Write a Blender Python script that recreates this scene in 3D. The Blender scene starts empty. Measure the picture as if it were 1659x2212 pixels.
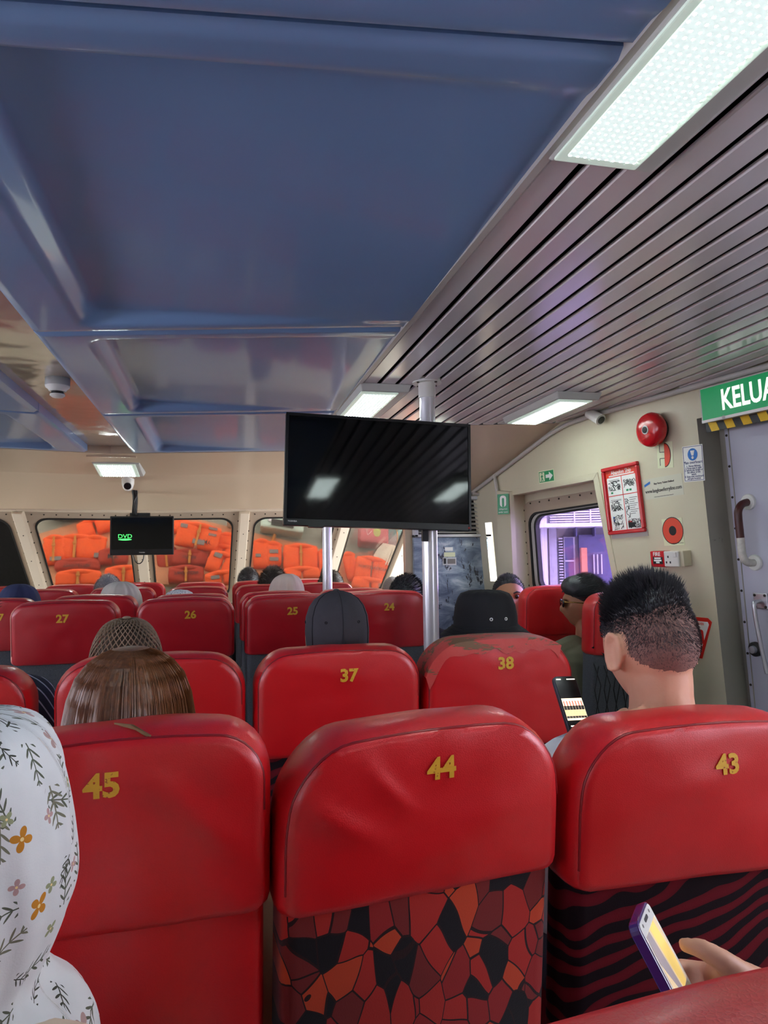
import bpy, bmesh, math, random
from mathutils import Vector, Matrix, noise

scene = bpy.context.scene
COL = scene.collection
V = Vector
PI = math.pi
random.seed(7)

# ------------------------------------------------------------------ camera
FPX, CX, CY = 1533.0, 829.5, 1106.0
CAMZ = 1.35
_a = V(((470 - CX) / FPX, -(1202 - CY) / FPX, -1)).normalized()      # cabin's forward axis seen by the camera
_b = V((-0.014, 1.0, 0)); _b.z = -(_a.x * _b.x + _a.y * _b.y) / _a.z; _b.normalize()
_c = _a.cross(_b).normalized()
R3 = Matrix((_c, _a, _b))                                            # camera -> world
cam_data = bpy.data.cameras.new('camera'); cam = bpy.data.objects.new('camera', cam_data); COL.objects.link(cam)
cam_data.sensor_fit = 'VERTICAL'; cam_data.sensor_height = 24.0
cam_data.lens = FPX / 2212.0 * 24.0
cam_data.clip_start = 0.02; cam_data.clip_end = 200
cam.matrix_world = Matrix.Translation((0, 0, CAMZ)) @ R3.to_4x4()
scene.camera = cam

# ------------------------------------------------------------------ world, exposure
scene.view_settings.view_transform = 'Standard'; scene.view_settings.look = 'None'
scene.view_settings.gamma = 1.0; scene.view_settings.use_curve_mapping = False
scene.view_settings.exposure = 1.2
W = bpy.data.worlds.new('daylight'); scene.world = W; W.use_nodes = True
W.node_tree.nodes['Background'].inputs[0].default_value = (0.93, 0.96, 1.0, 1)
W.node_tree.nodes['Background'].inputs[1].default_value = 5.0
LAMP_POWER = 11.0
scene.cycles.max_bounces = 5; scene.cycles.diffuse_bounces = 3; scene.cycles.glossy_bounces = 2; scene.cycles.transparent_max_bounces = 8
scene.cycles.use_light_tree = False; scene.cycles.caustics_reflective = False; scene.cycles.caustics_refractive = False

# ------------------------------------------------------------------ picture geometry helpers
def ray(px, py):
    return (R3 @ V(((px - CX) / FPX, -(py - CY) / FPX, -1)))
def PY(px, py, y):
    d = ray(px, py); return V((0, 0, CAMZ)) + d * (y / d.y)
def PZ(px, py, z):
    d = ray(px, py); return V((0, 0, CAMZ)) + d * ((z - CAMZ) / d.z)
def PD(px, py, dep):
    return V((0, 0, CAMZ)) + ray(px, py) * dep
def PPL(px, py, p0, n):
    d = ray(px, py); o = V((0, 0, CAMZ)); return o + d * ((p0 - o).dot(n) / d.dot(n))

# ------------------------------------------------------------------ mesh builder
def smooth01(t): t = max(0.0, min(1.0, t)); return t * t * (3 - 2 * t)
def nz(x, y, z): return noise.noise(V((x, y, z)))

class MB:
    def __init__(s): s.v = []; s.f = []; s.m = []; s.uv = {}
    def add(s, vs, fs, mi=0):
        b = len(s.v); s.v += [V(p) for p in vs]
        for f in fs: s.f.append(tuple(i + b for i in f)); s.m.append(mi)
        return b
    def box(s, lo, hi, mi=0):
        x0, y0, z0 = lo; x1, y1, z1 = hi
        s.add([(x0, y0, z0), (x1, y0, z0), (x1, y1, z0), (x0, y1, z0), (x0, y0, z1), (x1, y0, z1), (x1, y1, z1), (x0, y1, z1)],
              [(0, 3, 2, 1), (4, 5, 6, 7), (0, 1, 5, 4), (1, 2, 6, 5), (2, 3, 7, 6), (3, 0, 4, 7)], mi); return s
    def hexa(s, p, mi=0):      # 8 corners: bottom 4, top 4
        s.add(p, [(0, 3, 2, 1), (4, 5, 6, 7), (0, 1, 5, 4), (1, 2, 6, 5), (2, 3, 7, 6), (3, 0, 4, 7)], mi); return s
    def loft(s, rings, caps=True, mi=0, closed=True):
        n = len(rings[0]); vs = [p for r in rings for p in r]; fs = []
        for k in range(len(rings) - 1):
            for i in range(n if closed else n - 1):
                j = (i + 1) % n
                fs.append((k * n + i, k * n + j, (k + 1) * n + j, (k + 1) * n + i))
        if caps:
            fs.append(tuple(range(n - 1, -1, -1))); fs.append(tuple((len(rings) - 1) * n + i for i in range(n)))
        s.add(vs, fs, mi); return s
    def _frame(s, d):
        d = d.normalized(); a = V((0, 0, 1)) if abs(d.z) < .9 else V((1, 0, 0))
        u = a.cross(d).normalized(); return u, d.cross(u)
    def cyl(s, p0, p1, r0, r1=None, n=16, mi=0):
        p0 = V(p0); p1 = V(p1); r1 = r0 if r1 is None else r1
        u, w = s._frame(p1 - p0)
        R = lambda p, r: [p + u * (r * math.cos(2 * PI * i / n)) + w * (r * math.sin(2 * PI * i / n)) for i in range(n)]
        return s.loft([R(p0, r0), R(p1, r1)], True, mi)
    def cap(s, p0, r0, p1, r1, n=12, mi=0):
        p0 = V(p0); p1 = V(p1); d = (p1 - p0).normalized(); u, w = s._frame(p1 - p0); rings = []
        R = lambda p, r: [p + u * (r * math.cos(2 * PI * i / n)) + w * (r * math.sin(2 * PI * i / n)) for i in range(n)]
        for a in (-85, -60, -30, 0): a = math.radians(a); rings.append(R(p0 + d * (r0 * math.sin(a)), r0 * math.cos(a)))
        for a in (0, 30, 60, 85): a = math.radians(a); rings.append(R(p1 + d * (r1 * math.sin(a)), r1 * math.cos(a)))
        return s.loft(rings, True, mi)
    def chain(s, pts, rs, n=12, mi=0):
        for i in range(len(pts) - 1): s.cap(pts[i], rs[i], pts[i + 1], rs[i + 1], n, mi)
        return s
    def tube(s, pts, r, n=8, closed=False, mi=0):
        pts = [V(p) for p in pts]; N = len(pts); rings = []; prev = None
        for i, p in enumerate(pts):
            a = pts[(i - 1) % N] if (closed or i > 0) else p; b = pts[(i + 1) % N] if (closed or i < N - 1) else p
            d = (b - a).normalized()
            if prev is None: u, w = s._frame(d)
            else:
                u = (prev - d * prev.dot(d)).normalized(); w = d.cross(u)
            prev = u; rr = r[i] if isinstance(r, (list, tuple)) else r
            rings.append([p + u * (rr * math.cos(2 * PI * k / n)) + w * (rr * math.sin(2 * PI * k / n)) for k in range(n)])
        if closed: rings.append(rings[0]); return s.loft(rings, False, mi)
        return s.loft(rings, True, mi)
    def lathe(s, prof, n=24, M=None, mi=0):     # profile (r, h) about local z
        M = M or Matrix.Identity(4)
        rings = [[M @ V((max(r, 1e-4) * math.cos(2 * PI * i / n), max(r, 1e-4) * math.sin(2 * PI * i / n), h)) for i in range(n)] for r, h in prof]
        return s.loft(rings, True, mi)
    def prism(s, poly, y0, y1, mi=0):           # polygon in x,z extruded along y (front faces -y)
        n = len(poly); vs = [(x, y0, z) for x, z in poly] + [(x, y1, z) for x, z in poly]
        fs = [tuple(range(n)), tuple(range(2 * n - 1, n - 1, -1))] + [(i, n + i, n + (i + 1) % n, (i + 1) % n) for i in range(n)]
        s.add(vs, fs, mi); return s
    def grid(s, nx, ny, fn, mi=0):
        vs = [fn(i / nx, j / ny) for j in range(ny + 1) for i in range(nx + 1)]
        s.add(vs, [(j * (nx + 1) + i, j * (nx + 1) + i + 1, (j + 1) * (nx + 1) + i + 1, (j + 1) * (nx + 1) + i) for j in range(ny) for i in range(nx)], mi); return s
    def ball(s, c, r, n=12, m=8, mi=0, fn=None):
        c = V(c); r = V((r, r, r)) if not hasattr(r, '__len__') else V(r); rings = []
        for j in range(m + 1):
            t = PI * (0.02 + 0.96 * j / m)
            rings.append([c + V((r.x * math.sin(t) * math.cos(2 * PI * i / n), r.y * math.sin(t) * math.sin(2 * PI * i / n), -r.z * math.cos(t))) for i in range(n)])
        return s.loft(rings, True, mi)
    def xf(s, M): s.v = [M @ p for p in s.v]; return s
    def merge(s, o, mi=0):
        b = len(s.v); s.v += o.v
        for f in o.f: s.f.append(tuple(i + b for i in f)); s.m.append(mi)
        return s
    def build(s, name, mat, parent=None, smooth=None, bevel=0, remesh=0, uvfn=None, kind=None, label=None, smooth_iter=0):
        me = bpy.data.meshes.new(name); me.from_pydata([tuple(p) for p in s.v], [], s.f)
        mats = mat if isinstance(mat, (list, tuple)) else [mat]
        for m in mats: me.materials.append(m)
        if len(mats) > 1: me.polygons.foreach_set('material_index', s.m)
        me.validate()
        bm = bmesh.new(); bm.from_mesh(me); bmesh.ops.recalc_face_normals(bm, faces=bm.faces); bm.to_mesh(me); bm.free()
        if smooth is not None:
            me.polygons.foreach_set('use_smooth', [True] * len(me.polygons))
            if smooth < 180: me.set_sharp_from_angle(angle=math.radians(smooth))
        if uvfn:
            uv = me.uv_layers.new(name='uv')
            for l in me.loops: uv.data[l.index].uv = uvfn(l.vertex_index)
        o = bpy.data.objects.new(name, me); COL.objects.link(o)
        if parent is not None: o.parent = parent
        if bevel:
            b = o.modifiers.new('bevel', 'BEVEL'); b.width = bevel; b.segments = 2; b.limit_method = 'ANGLE'; b.angle_limit = math.radians(40)
        if remesh:
            r = o.modifiers.new('remesh', 'REMESH'); r.mode = 'VOXEL'; r.voxel_size = remesh; r.use_smooth_shade = True
            if smooth_iter:
                q = o.modifiers.new('smooth', 'SMOOTH'); q.iterations = smooth_iter; q.factor = .5
        if kind: o['kind'] = kind
        if label: o['label'] = label
        return o

def root(name, label, cat, loc=(0, 0, 0), rotz=0, group=None, M=None):
    o = bpy.data.objects.new(name, None); COL.objects.link(o); o.empty_display_size = .05
    if M is not None: o.matrix_world = M
    else: o.location = loc; o.rotation_euler = (0, 0, rotz)
    o['label'] = label; o['category'] = cat
    if group: o['group'] = group
    return o
def tag(o, label, cat, group=None):
    o['label'] = label; o['category'] = cat
    if group: o['group'] = group
    return o
def struct(o): o['kind'] = 'structure'; return o
def sroot(name, M=None, loc=(0, 0, 0)):
    o = bpy.data.objects.new(name, None); COL.objects.link(o)
    if M is not None: o.matrix_world = M
    else: o.location = loc
    o['kind'] = 'structure'; return o
def frameM(o, x, z):      # local x and z axes given, y = z cross x (into the surface)
    x = V(x).normalized(); z = V(z); z = (z - x * z.dot(x)).normalized(); y = z.cross(x)
    return Matrix((( x.x, y.x, z.x, o[0]), (x.y, y.y, z.y, o[1]), (x.z, y.z, z.z, o[2]), (0, 0, 0, 1)))

def text_mb(s, size, bold=0.0, depth=0.0006, shear=0, sx=1.0, mirror=False):
    cu = bpy.data.curves.new('t', 'FONT'); cu.body = s; cu.size = size; cu.align_x = 'CENTER'; cu.align_y = 'CENTER'
    cu.offset = bold * size; cu.extrude = depth; cu.shear = shear; cu.resolution_u = 3
    ob = bpy.data.objects.new('t', cu); COL.objects.link(ob)
    dg = bpy.context.evaluated_depsgraph_get(); me = bpy.data.meshes.new_from_object(ob.evaluated_get(dg))
    m = MB(); k = -1 if mirror else 1
    m.add([(k * v.co.x * sx, -v.co.z, v.co.y) for v in me.vertices], [tuple(p.vertices) for p in me.polygons])
    bpy.data.objects.remove(ob); bpy.data.curves.remove(cu); bpy.data.meshes.remove(me)
    return m

# ------------------------------------------------------------------ materials
def srgb(r, g, b):
    f = lambda c: (c / 255 / 12.92) if c <= 10 else ((c / 255 + .055) / 1.055) ** 2.4
    return (f(r), f(g), f(b), 1)
class NT:
    def __init__(s, name):
        s.mat = bpy.data.materials.new(name); s.mat.use_nodes = True; s.t = s.mat.node_tree; s.n = s.t.nodes; s.l = s.t.links
        s.b = s.n['Principled BSDF']; s.out = s.n['Material Output']
    def node(s, typ, **kw):
        o = s.n.new('ShaderNode' + typ)
        for k, v in kw.items(): setattr(o, k, v)
        return o
    def link(s, a, b): s.l.new(a, b)
    def val(s, sock, v):
        if hasattr(v, 'is_linked') or hasattr(v, 'links'): s.l.new(v, sock)
        else: sock.default_value = v
    def math(s, op, a, b=0.0, c=0.0, clamp=False):
        m = s.node('Math', operation=op, use_clamp=clamp); s.val(m.inputs[0], a); s.val(m.inputs[1], b); s.val(m.inputs[2], c); return m.outputs[0]
    def mix(s, f, a, b):
        m = s.node('Mix', data_type='RGBA'); s.val(m.inputs[0], f); s.val(m.inputs[6], a); s.val(m.inputs[7], b); return m.outputs[2]
    def coord(s, kind='Object', scale=(1, 1, 1), rot=(0, 0, 0), loc=(0, 0, 0)):
        tc = s.node('TexCoord'); mp = s.node('Mapping'); mp.inputs[1].default_value = loc; mp.inputs[2].default_value = rot; mp.inputs[3].default_value = scale
        s.link(tc.outputs[kind], mp.inputs[0]); return mp.outputs[0]
    def noise(s, vec, scale, detail=2, rough=.5, dist=0):
        t = s.node('TexNoise'); s.link(vec, t.inputs['Vector']); t.inputs['Scale'].default_value = scale; t.inputs['Detail'].default_value = detail
        t.inputs['Roughness'].default_value = rough; t.inputs['Distortion'].default_value = dist; return t
    def ramp(s, fac, stops, interp='LINEAR'):
        r = s.node('ValToRGB'); r.color_ramp.interpolation = interp; e = r.color_ramp.elements
        while len(e) < len(stops): e.new(.5)
        for k, (p, c) in zip(e, stops): k.position = p; k.color = c
        s.val(r.inputs[0], fac); return r.outputs[0]
    def bump(s, h, strength=.2, dist=.002):
        b = s.node('Bump'); b.inputs['Strength'].default_value = strength; b.inputs['Distance'].default_value = dist; s.val(b.inputs['Height'], h)
        s.link(b.outputs[0], s.b.inputs['Normal'])
    def set(s, col=None, rough=None, metal=None, spec=None, coat=None, coat_rough=None, sheen=None):
        if col is not None: s.val(s.b.inputs['Base Color'], col)
        if rough is not None: s.val(s.b.inputs['Roughness'], rough)
        if metal is not None: s.b.inputs['Metallic'].default_value = metal
        if spec is not None: s.b.inputs['Specular IOR Level'].default_value = spec
        if coat is not None: s.b.inputs['Coat Weight'].default_value = coat
        if coat_rough is not None: s.b.inputs['Coat Roughness'].default_value = coat_rough
        if sheen is not None: s.b.inputs['Sheen Weight'].default_value = sheen
        return s

def M(name, col, rough=.5, metal=0, var=None, bump=None, spec=None, coat=None, kind='Object', coat_rough=.05):
    t = NT(name); t.set(rough=rough, metal=metal, spec=spec, coat=coat, coat_rough=coat_rough)
    vec = t.coord(kind)
    if var:
        n = t.noise(vec, var[0], 4); k = var[1]
        dark = tuple(c * (1 - k) for c in col[:3]) + (1,); lite = tuple(min(1, c * (1 + k)) for c in col[:3]) + (1,)
        t.set(col=t.mix(n.outputs[0], dark, lite))
    else: t.set(col=col)
    if bump:
        n = t.noise(vec, bump[0], 3); t.bump(n.outputs[0], bump[1], bump[2] if len(bump) > 2 else .002)
    return t.mat

MT = {}
def make_materials():
    # red vinyl: fine leather grain, a little mottled
    def vinyl(name, c1, c2, rough):
        t = NT(name); v = t.coord('Object')
        n = t.noise(v, 7, 4, .6); vo = t.node('TexVoronoi', feature='DISTANCE_TO_EDGE'); t.link(v, vo.inputs['Vector']); vo.inputs['Scale'].default_value = 330
        t.set(col=t.mix(n.outputs[0], c1, c2), rough=rough, spec=.5, coat=.6, coat_rough=.26)
        h = t.math('MULTIPLY', t.math('MINIMUM', vo.outputs['Distance'], .20), 2.0)
        n2 = t.noise(v, 30, 3)
        t.bump(t.math('ADD', h, t.math('MULTIPLY', n2.outputs[0], .8)), .22, .0012); return t.mat
    MT['red'] = vinyl('red_vinyl', srgb(204, 12, 22), srgb(218, 20, 28), .42)
    MT['red_dark'] = vinyl('red_vinyl_old', srgb(184, 16, 30), srgb(198, 20, 36), .38)
    MT['red_seam'] = M('red_seam', srgb(140, 12, 22), .4)
    # worn vinyl, cracked through to the brown backing
    t = NT('cracked_vinyl'); v = t.coord('Object', scale=(1, 1, 1)); n = t.noise(v, 18, 6, .65)
    vo = t.node('TexVoronoi', feature='DISTANCE_TO_EDGE'); t.link(v, vo.inputs['Vector']); vo.inputs['Scale'].default_value = 26
    n3 = t.noise(t.coord('Object', scale=(.5, 1, 1.6)), 16, 7, .7, .4); f = t.math('GREATER_THAN', n3.outputs[0], .53)
    t.set(col=t.mix(f, t.mix(n.outputs[0], srgb(205, 50, 50), srgb(212, 90, 82)), srgb(126, 92, 66)), rough=.55); t.bump(t.math('SUBTRACT', n.outputs[0], f), .5, .003); MT['cracked'] = t.mat
    MT['tape'] = M('tear_backing', srgb(140, 110, 70), .8, var=(60, .4))
    # gold stencilled numbers, slightly worn
    t = NT('gold_print'); v = t.coord('Object'); n = t.noise(v, 260, 2)
    t.set(col=t.mix(t.math('GREATER_THAN', n.outputs[0], .66), srgb(228, 174, 50), srgb(170, 92, 36)), rough=.5); MT['gold'] = t.mat
    # seat fabrics
    t = NT('shard_fabric'); v = t.coord('Object', scale=(1, .01, .72), rot=(0, .5, 0)); nn = t.noise(v, 9, 1)
    mixv = t.node('MixRGB'); mixv.blend_type = 'ADD'; mixv.inputs[0].default_value = .05; t.link(v, mixv.inputs[1]); t.link(nn.outputs[1], mixv.inputs[2])
    vo = t.node('TexVoronoi', feature='F1'); vo.inputs['Scale'].default_value = 27; t.link(mixv.outputs[0], vo.inputs['Vector'])
    ve = t.node('TexVoronoi', feature='DISTANCE_TO_EDGE'); ve.inputs['Scale'].default_value = 27; t.link(mixv.outputs[0], ve.inputs['Vector'])
    sep = t.node('SeparateColor'); t.link(vo.outputs['Color'], sep.inputs[0])
    c = t.ramp(sep.outputs[0], [(0, srgb(20, 14, 20)), (.30, srgb(186, 44, 36)), (.55, srgb(128, 38, 36)), (.76, srgb(206, 72, 38)), (.9, srgb(160, 36, 36))], 'CONSTANT')
    t.set(col=t.mix(t.math('LESS_THAN', ve.outputs['Distance'], .022), c, srgb(40, 14, 16)), rough=.9, spec=.2, sheen=.2)
    fz = t.noise(t.coord('Object'), 500, 2); t.bump(fz.outputs[0], .3, .001); MT['shard'] = t.mat
    t = NT('zebra_fabric'); v = t.coord('Object', scale=(1, 1, 1), rot=(0, .35, 0)); w = t.node('TexWave', wave_type='BANDS', bands_direction='Z'); t.link(v, w.inputs['Vector'])
    w.inputs['Scale'].default_value = 9; w.inputs['Distortion'].default_value = 9; w.inputs['Detail'].default_value = 1.0; w.inputs['Detail Scale'].default_value = .8
    t.set(col=t.ramp(w.outputs[0], [(0, srgb(24, 12, 18)), (.5, srgb(24, 12, 18)), (.53, srgb(92, 14, 24)), (1, srgb(104, 16, 28))]), rough=.9, spec=.2)
    fz = t.noise(t.coord('Object'), 500, 2); t.bump(fz.outputs[0], .3, .001); MT['zebra'] = t.mat
    t = NT('charcoal_fabric'); v = t.coord('Object'); n = t.noise(v, 420, 2); t.set(col=t.mix(n.outputs[0], srgb(44, 46, 50), srgb(112, 116, 122)), rough=.95, spec=.2); t.bump(n.outputs[0], .4, .001); MT['charcoal'] = t.mat
    MT['steel_dark'] = M('dark_steel', srgb(40, 40, 44), .45, .6)
    # setting
    t = NT('blue_panel'); v = t.coord('Object'); n = t.noise(v, 2.2, 3); n2 = t.noise(v, 3.0, 2)
    t.set(col=t.mix(n.outputs[0], srgb(108, 140, 184), srgb(122, 154, 196)), rough=.35, spec=.5, coat=.45, coat_rough=.07); t.bump(n2.outputs[0], .12, .02); MT['blue'] = t.mat
    t = NT('strip_gloss'); v = t.coord('Object'); n2 = t.noise(v, 4.0, 2); t.set(col=srgb(205, 190, 172), rough=.10, spec=.9, metal=.25); t.bump(n2.outputs[0], .25, .02); MT['strip'] = t.mat
    t = NT('slat_metal'); v = t.coord('Object'); n2 = t.noise(v, 6.0, 2); n = t.noise(v, 3, 3)
    t.set(col=t.mix(n.outputs[0], srgb(214, 208, 212), srgb(228, 222, 224)), rough=.2, metal=.12, spec=.8); t.bump(n2.outputs[0], .06, .008); MT['slat'] = t.mat
    MT['gap'] = M('slat_gap_backing', srgb(14, 14, 18), .9, spec=.1)
    def paint(name, a, b, rough, stain=.35):
        t = NT(name); v = t.coord('Object'); n = t.noise(v, 1.6, 4); n2 = t.noise(v, 9, 6, .7)
        c = t.mix(n.outputs[0], a, b); f = t.math('MULTIPLY', t.math('GREATER_THAN', n2.outputs[0], .68), stain)
        t.set(col=t.mix(f, c, tuple(x * .6 for x in b[:3]) + (1,)), rough=rough, spec=.5); t.bump(t.noise(v, 40, 2).outputs[0], .06, .002); return t.mat
    MT['wall'] = paint('cream_wall', srgb(214, 206, 180), srgb(204, 196, 168), .38, .12)
    MT['header'] = paint('beige_header', srgb(212, 190, 164), srgb(204, 184, 158), .3, .1)
    MT['jamb'] = paint('grimy_jamb', srgb(176, 172, 160), srgb(150, 146, 134), .6, .5)
    MT['door'] = paint('door_paint', srgb(196, 196, 210), srgb(186, 186, 202), .35, .1)
    MT['frame'] = paint('window_frame_paint', srgb(186, 170, 150), srgb(170, 152, 132), .5, .4)
    MT['mull'] = paint('mullion_paint', srgb(222, 208, 186), srgb(214, 200, 178), .45, .15)
    MT['floor'] = M('floor_covering', srgb(150, 148, 146), .7, var=(30, .3))
    MT['trim'] = M('trim_grey', srgb(190, 186, 180), .35)
    MT['white_plastic'] = M('white_plastic', srgb(226, 226, 220), .4)
    MT['grey_plastic'] = M('lamp_housing', srgb(196, 198, 194), .4)
    MT['black_plastic'] = M('black_plastic', srgb(16, 17, 20), .3)
    MT['screen'] = M('screen_glass', srgb(6, 8, 11), .06, spec=.35)
    MT['bolt'] = M('dark_bolt', srgb(60, 52, 46), .5, .5)
    t = NT('pole_steel'); t.set(col=srgb(226, 226, 232), rough=.22, metal=.35, spec=.6); MT['pole'] = t.mat
    MT['chrome'] = M('chrome', srgb(205, 205, 210), .38, .9)
    MT['yellow'] = M('hazard_yellow', srgb(240, 196, 40), .5, var=(30, .15))
    MT['hazard_black'] = M('hazard_black', srgb(60, 62, 62), .5, var=(30, .3))
    MT['sign_green'] = M('sign_green', srgb(14, 140, 84), .35)
    MT['sign_white'] = M('sign_white', srgb(240, 240, 236), .4)
    MT['sign_red'] = M('sign_red', srgb(214, 40, 32), .35)
    MT['orange_red'] = M('sign_orange_red', srgb(226, 74, 50), .4)
    MT['sign_blue'] = M('sign_blue', srgb(26, 112, 196), .4)
    MT['ink'] = M('print_ink', srgb(30, 30, 32), .6)
    MT['ink_blue'] = M('print_ink_blue', srgb(40, 56, 110), .6)
    MT['glow_card'] = M('luminous_card', srgb(222, 226, 190), .45)
    MT['paper_clear'] = M('clear_sticker', srgb(206, 204, 184), .3)
    MT['red_gloss'] = M('red_gloss_paint', srgb(200, 18, 30), .2, spec=.6)
    MT['black'] = M('matt_black', srgb(18, 18, 18), .6)
    # lamp diffusers (they give off the light)
    def lamp_mat(name, scale, lo, hi):
        t = NT(name); v = t.coord('Object', scale=(1, 1, 0)); vo = t.node('TexVoronoi', feature='F1'); vo.inputs['Scale'].default_value = scale; vo.inputs['Randomness'].default_value = .12; t.link(v, vo.inputs['Vector'])
        nn = t.noise(v, 160, 2)
        e = t.math('ADD', t.math('MULTIPLY', t.math('LESS_THAN', vo.outputs['Distance'], .20), hi - lo), t.math('ADD', lo * .7, t.math('MULTIPLY', nn.outputs[0], lo * .6)))
        t.set(col=srgb(220, 235, 230), rough=.3); t.b.inputs['Emission Color'].default_value = (.80, .95, .92, 1)
        t.link(t.math('MULTIPLY', e, LAMP_POWER), t.b.inputs['Emission Strength']); return t.mat
    MT['lamp'] = lamp_mat('lamp_diffuser', 68, .030, 5.2)
    t = NT('lamp_lens_rim'); t.set(col=srgb(220, 240, 225), rough=.3); t.b.inputs['Emission Color'].default_value = (.82, 1, .86, 1); t.b.inputs['Emission Strength'].default_value = .12; MT['lamp_rim'] = t.mat
    # tinted glass: thin panes
    def pane(name, tint, refl):
        t = NT(name); tr = t.node('BsdfTransparent'); tr.inputs[0].default_value = tint; gl = t.node('BsdfGlossy'); gl.inputs['Roughness'].default_value = .03
        fr = t.node('Fresnel'); fr.inputs[0].default_value = 1.45; mx = t.node('MixShader'); t.link(t.math('MULTIPLY', fr.outputs[0], refl), mx.inputs[0])
        t.link(tr.outputs[0], mx.inputs[1]); t.link(gl.outputs[0], mx.inputs[2]); t.link(mx.outputs[0], t.out.inputs[0]); return t.mat
    MT['pane_purple'] = pane('purple_tinted_glass', (.82, .70, 1.0, 1), .6)
    MT['pane_clear'] = pane('side_glass', (.9, .88, .95, 1), .6)
    MT['pane_front'] = pane('front_glass', (.56, .51, .47, 1), .7)
    MT['pane_dark'] = pane('front_glass_reflection_tint', (.06, .03, .035, 1), 1.0)  # dark red tint stands in for the reflections in that pane
    # reflected floor and luggage, built beyond the front glass
    MT['deck'] = M('reflected_floor_paint', srgb(132, 136, 122), .7, var=(8, .12))
    MT['ledge'] = M('reflected_floor_ledge', srgb(190, 130, 90), .7, var=(12, .2))
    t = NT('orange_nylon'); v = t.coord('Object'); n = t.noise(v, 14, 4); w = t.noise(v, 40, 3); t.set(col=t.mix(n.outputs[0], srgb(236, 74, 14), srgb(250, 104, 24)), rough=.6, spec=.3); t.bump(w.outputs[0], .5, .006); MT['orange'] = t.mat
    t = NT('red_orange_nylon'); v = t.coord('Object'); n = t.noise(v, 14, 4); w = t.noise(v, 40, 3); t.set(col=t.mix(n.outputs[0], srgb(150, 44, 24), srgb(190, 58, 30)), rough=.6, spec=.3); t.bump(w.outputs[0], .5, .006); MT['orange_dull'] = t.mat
    MT['reflect'] = M('reflective_patch', srgb(120, 116, 112), .4)
    MT['strap'] = M('webbing_strap', srgb(196, 130, 50), .8)
    MT['mint'] = M('mint_shell', srgb(186, 214, 200), .4); MT['pink_case'] = M('pink_shell', srgb(196, 96, 100), .5)
    MT['quilt'] = M('quilted_floral', srgb(214, 206, 186), .85, var=(60, .22), bump=(60, .6, .01))
    MT['teal'] = M('teal_tarp', srgb(96, 136, 132), .7, var=(6, .15)); MT['sticker_green'] = M('sticker_green', srgb(170, 190, 90), .6)
    # air conditioner cabinet print: painted sea and islands
    t = NT('sea_print'); v = t.coord('Object', scale=(1, 1, 2.2)); n = t.noise(v, 5, 8, .65, .6); n2 = t.noise(t.coord('Object', scale=(2.4, 1, 1)), 4.5, 6, .7, .3)
    base = t.ramp(n.outputs[0], [(.36, srgb(88, 102, 126)), (.48, srgb(124, 140, 162)), (.58, srgb(158, 172, 190)), (.68, srgb(206, 212, 218))])
    t.set(col=t.mix(t.math('GREATER_THAN', n2.outputs[0], .57), base, srgb(52, 56, 68)), rough=.4); MT['sea'] = t.mat
    MT['ac_body'] = M('ac_body', srgb(206, 206, 210), .45); MT['facade'] = M('quay_building', srgb(160, 158, 162), .7, var=(3, .1)); MT['facade_dark'] = M('quay_glass', srgb(84, 84, 120), .3, var=(6, .4)); MT['facade_white'] = M('quay_white', srgb(196, 196, 200), .6); MT['post_orange'] = M('quay_post', srgb(190, 120, 90), .7)
make_materials()
# ================================================================== SETTING
HC = 2.10                       # ceiling height
XC = -0.75                      # centre line of the hull
def wallx(Y, z=HC): return (2.17 - .17 * (Y - 2.45) if Y > 1.6 else 2.3145) + .075 * (HC - z)
def wp(Y, z): return V((wallx(Y, z), Y, z))
mir = lambda p: V((2 * XC - p[0], p[1], p[2]))

# floor
struct(MB().box((-4.1, -4.3, -.06), (2.9, 8.6, 0)).build('floor', MT['floor']))
# rear wall
rw = sroot('wall_rear')
MB().box((-4.1, -4.3, 0), (2.9, -4.2, 2.3)).build('wall_section', MT['wall'], rw)


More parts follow.
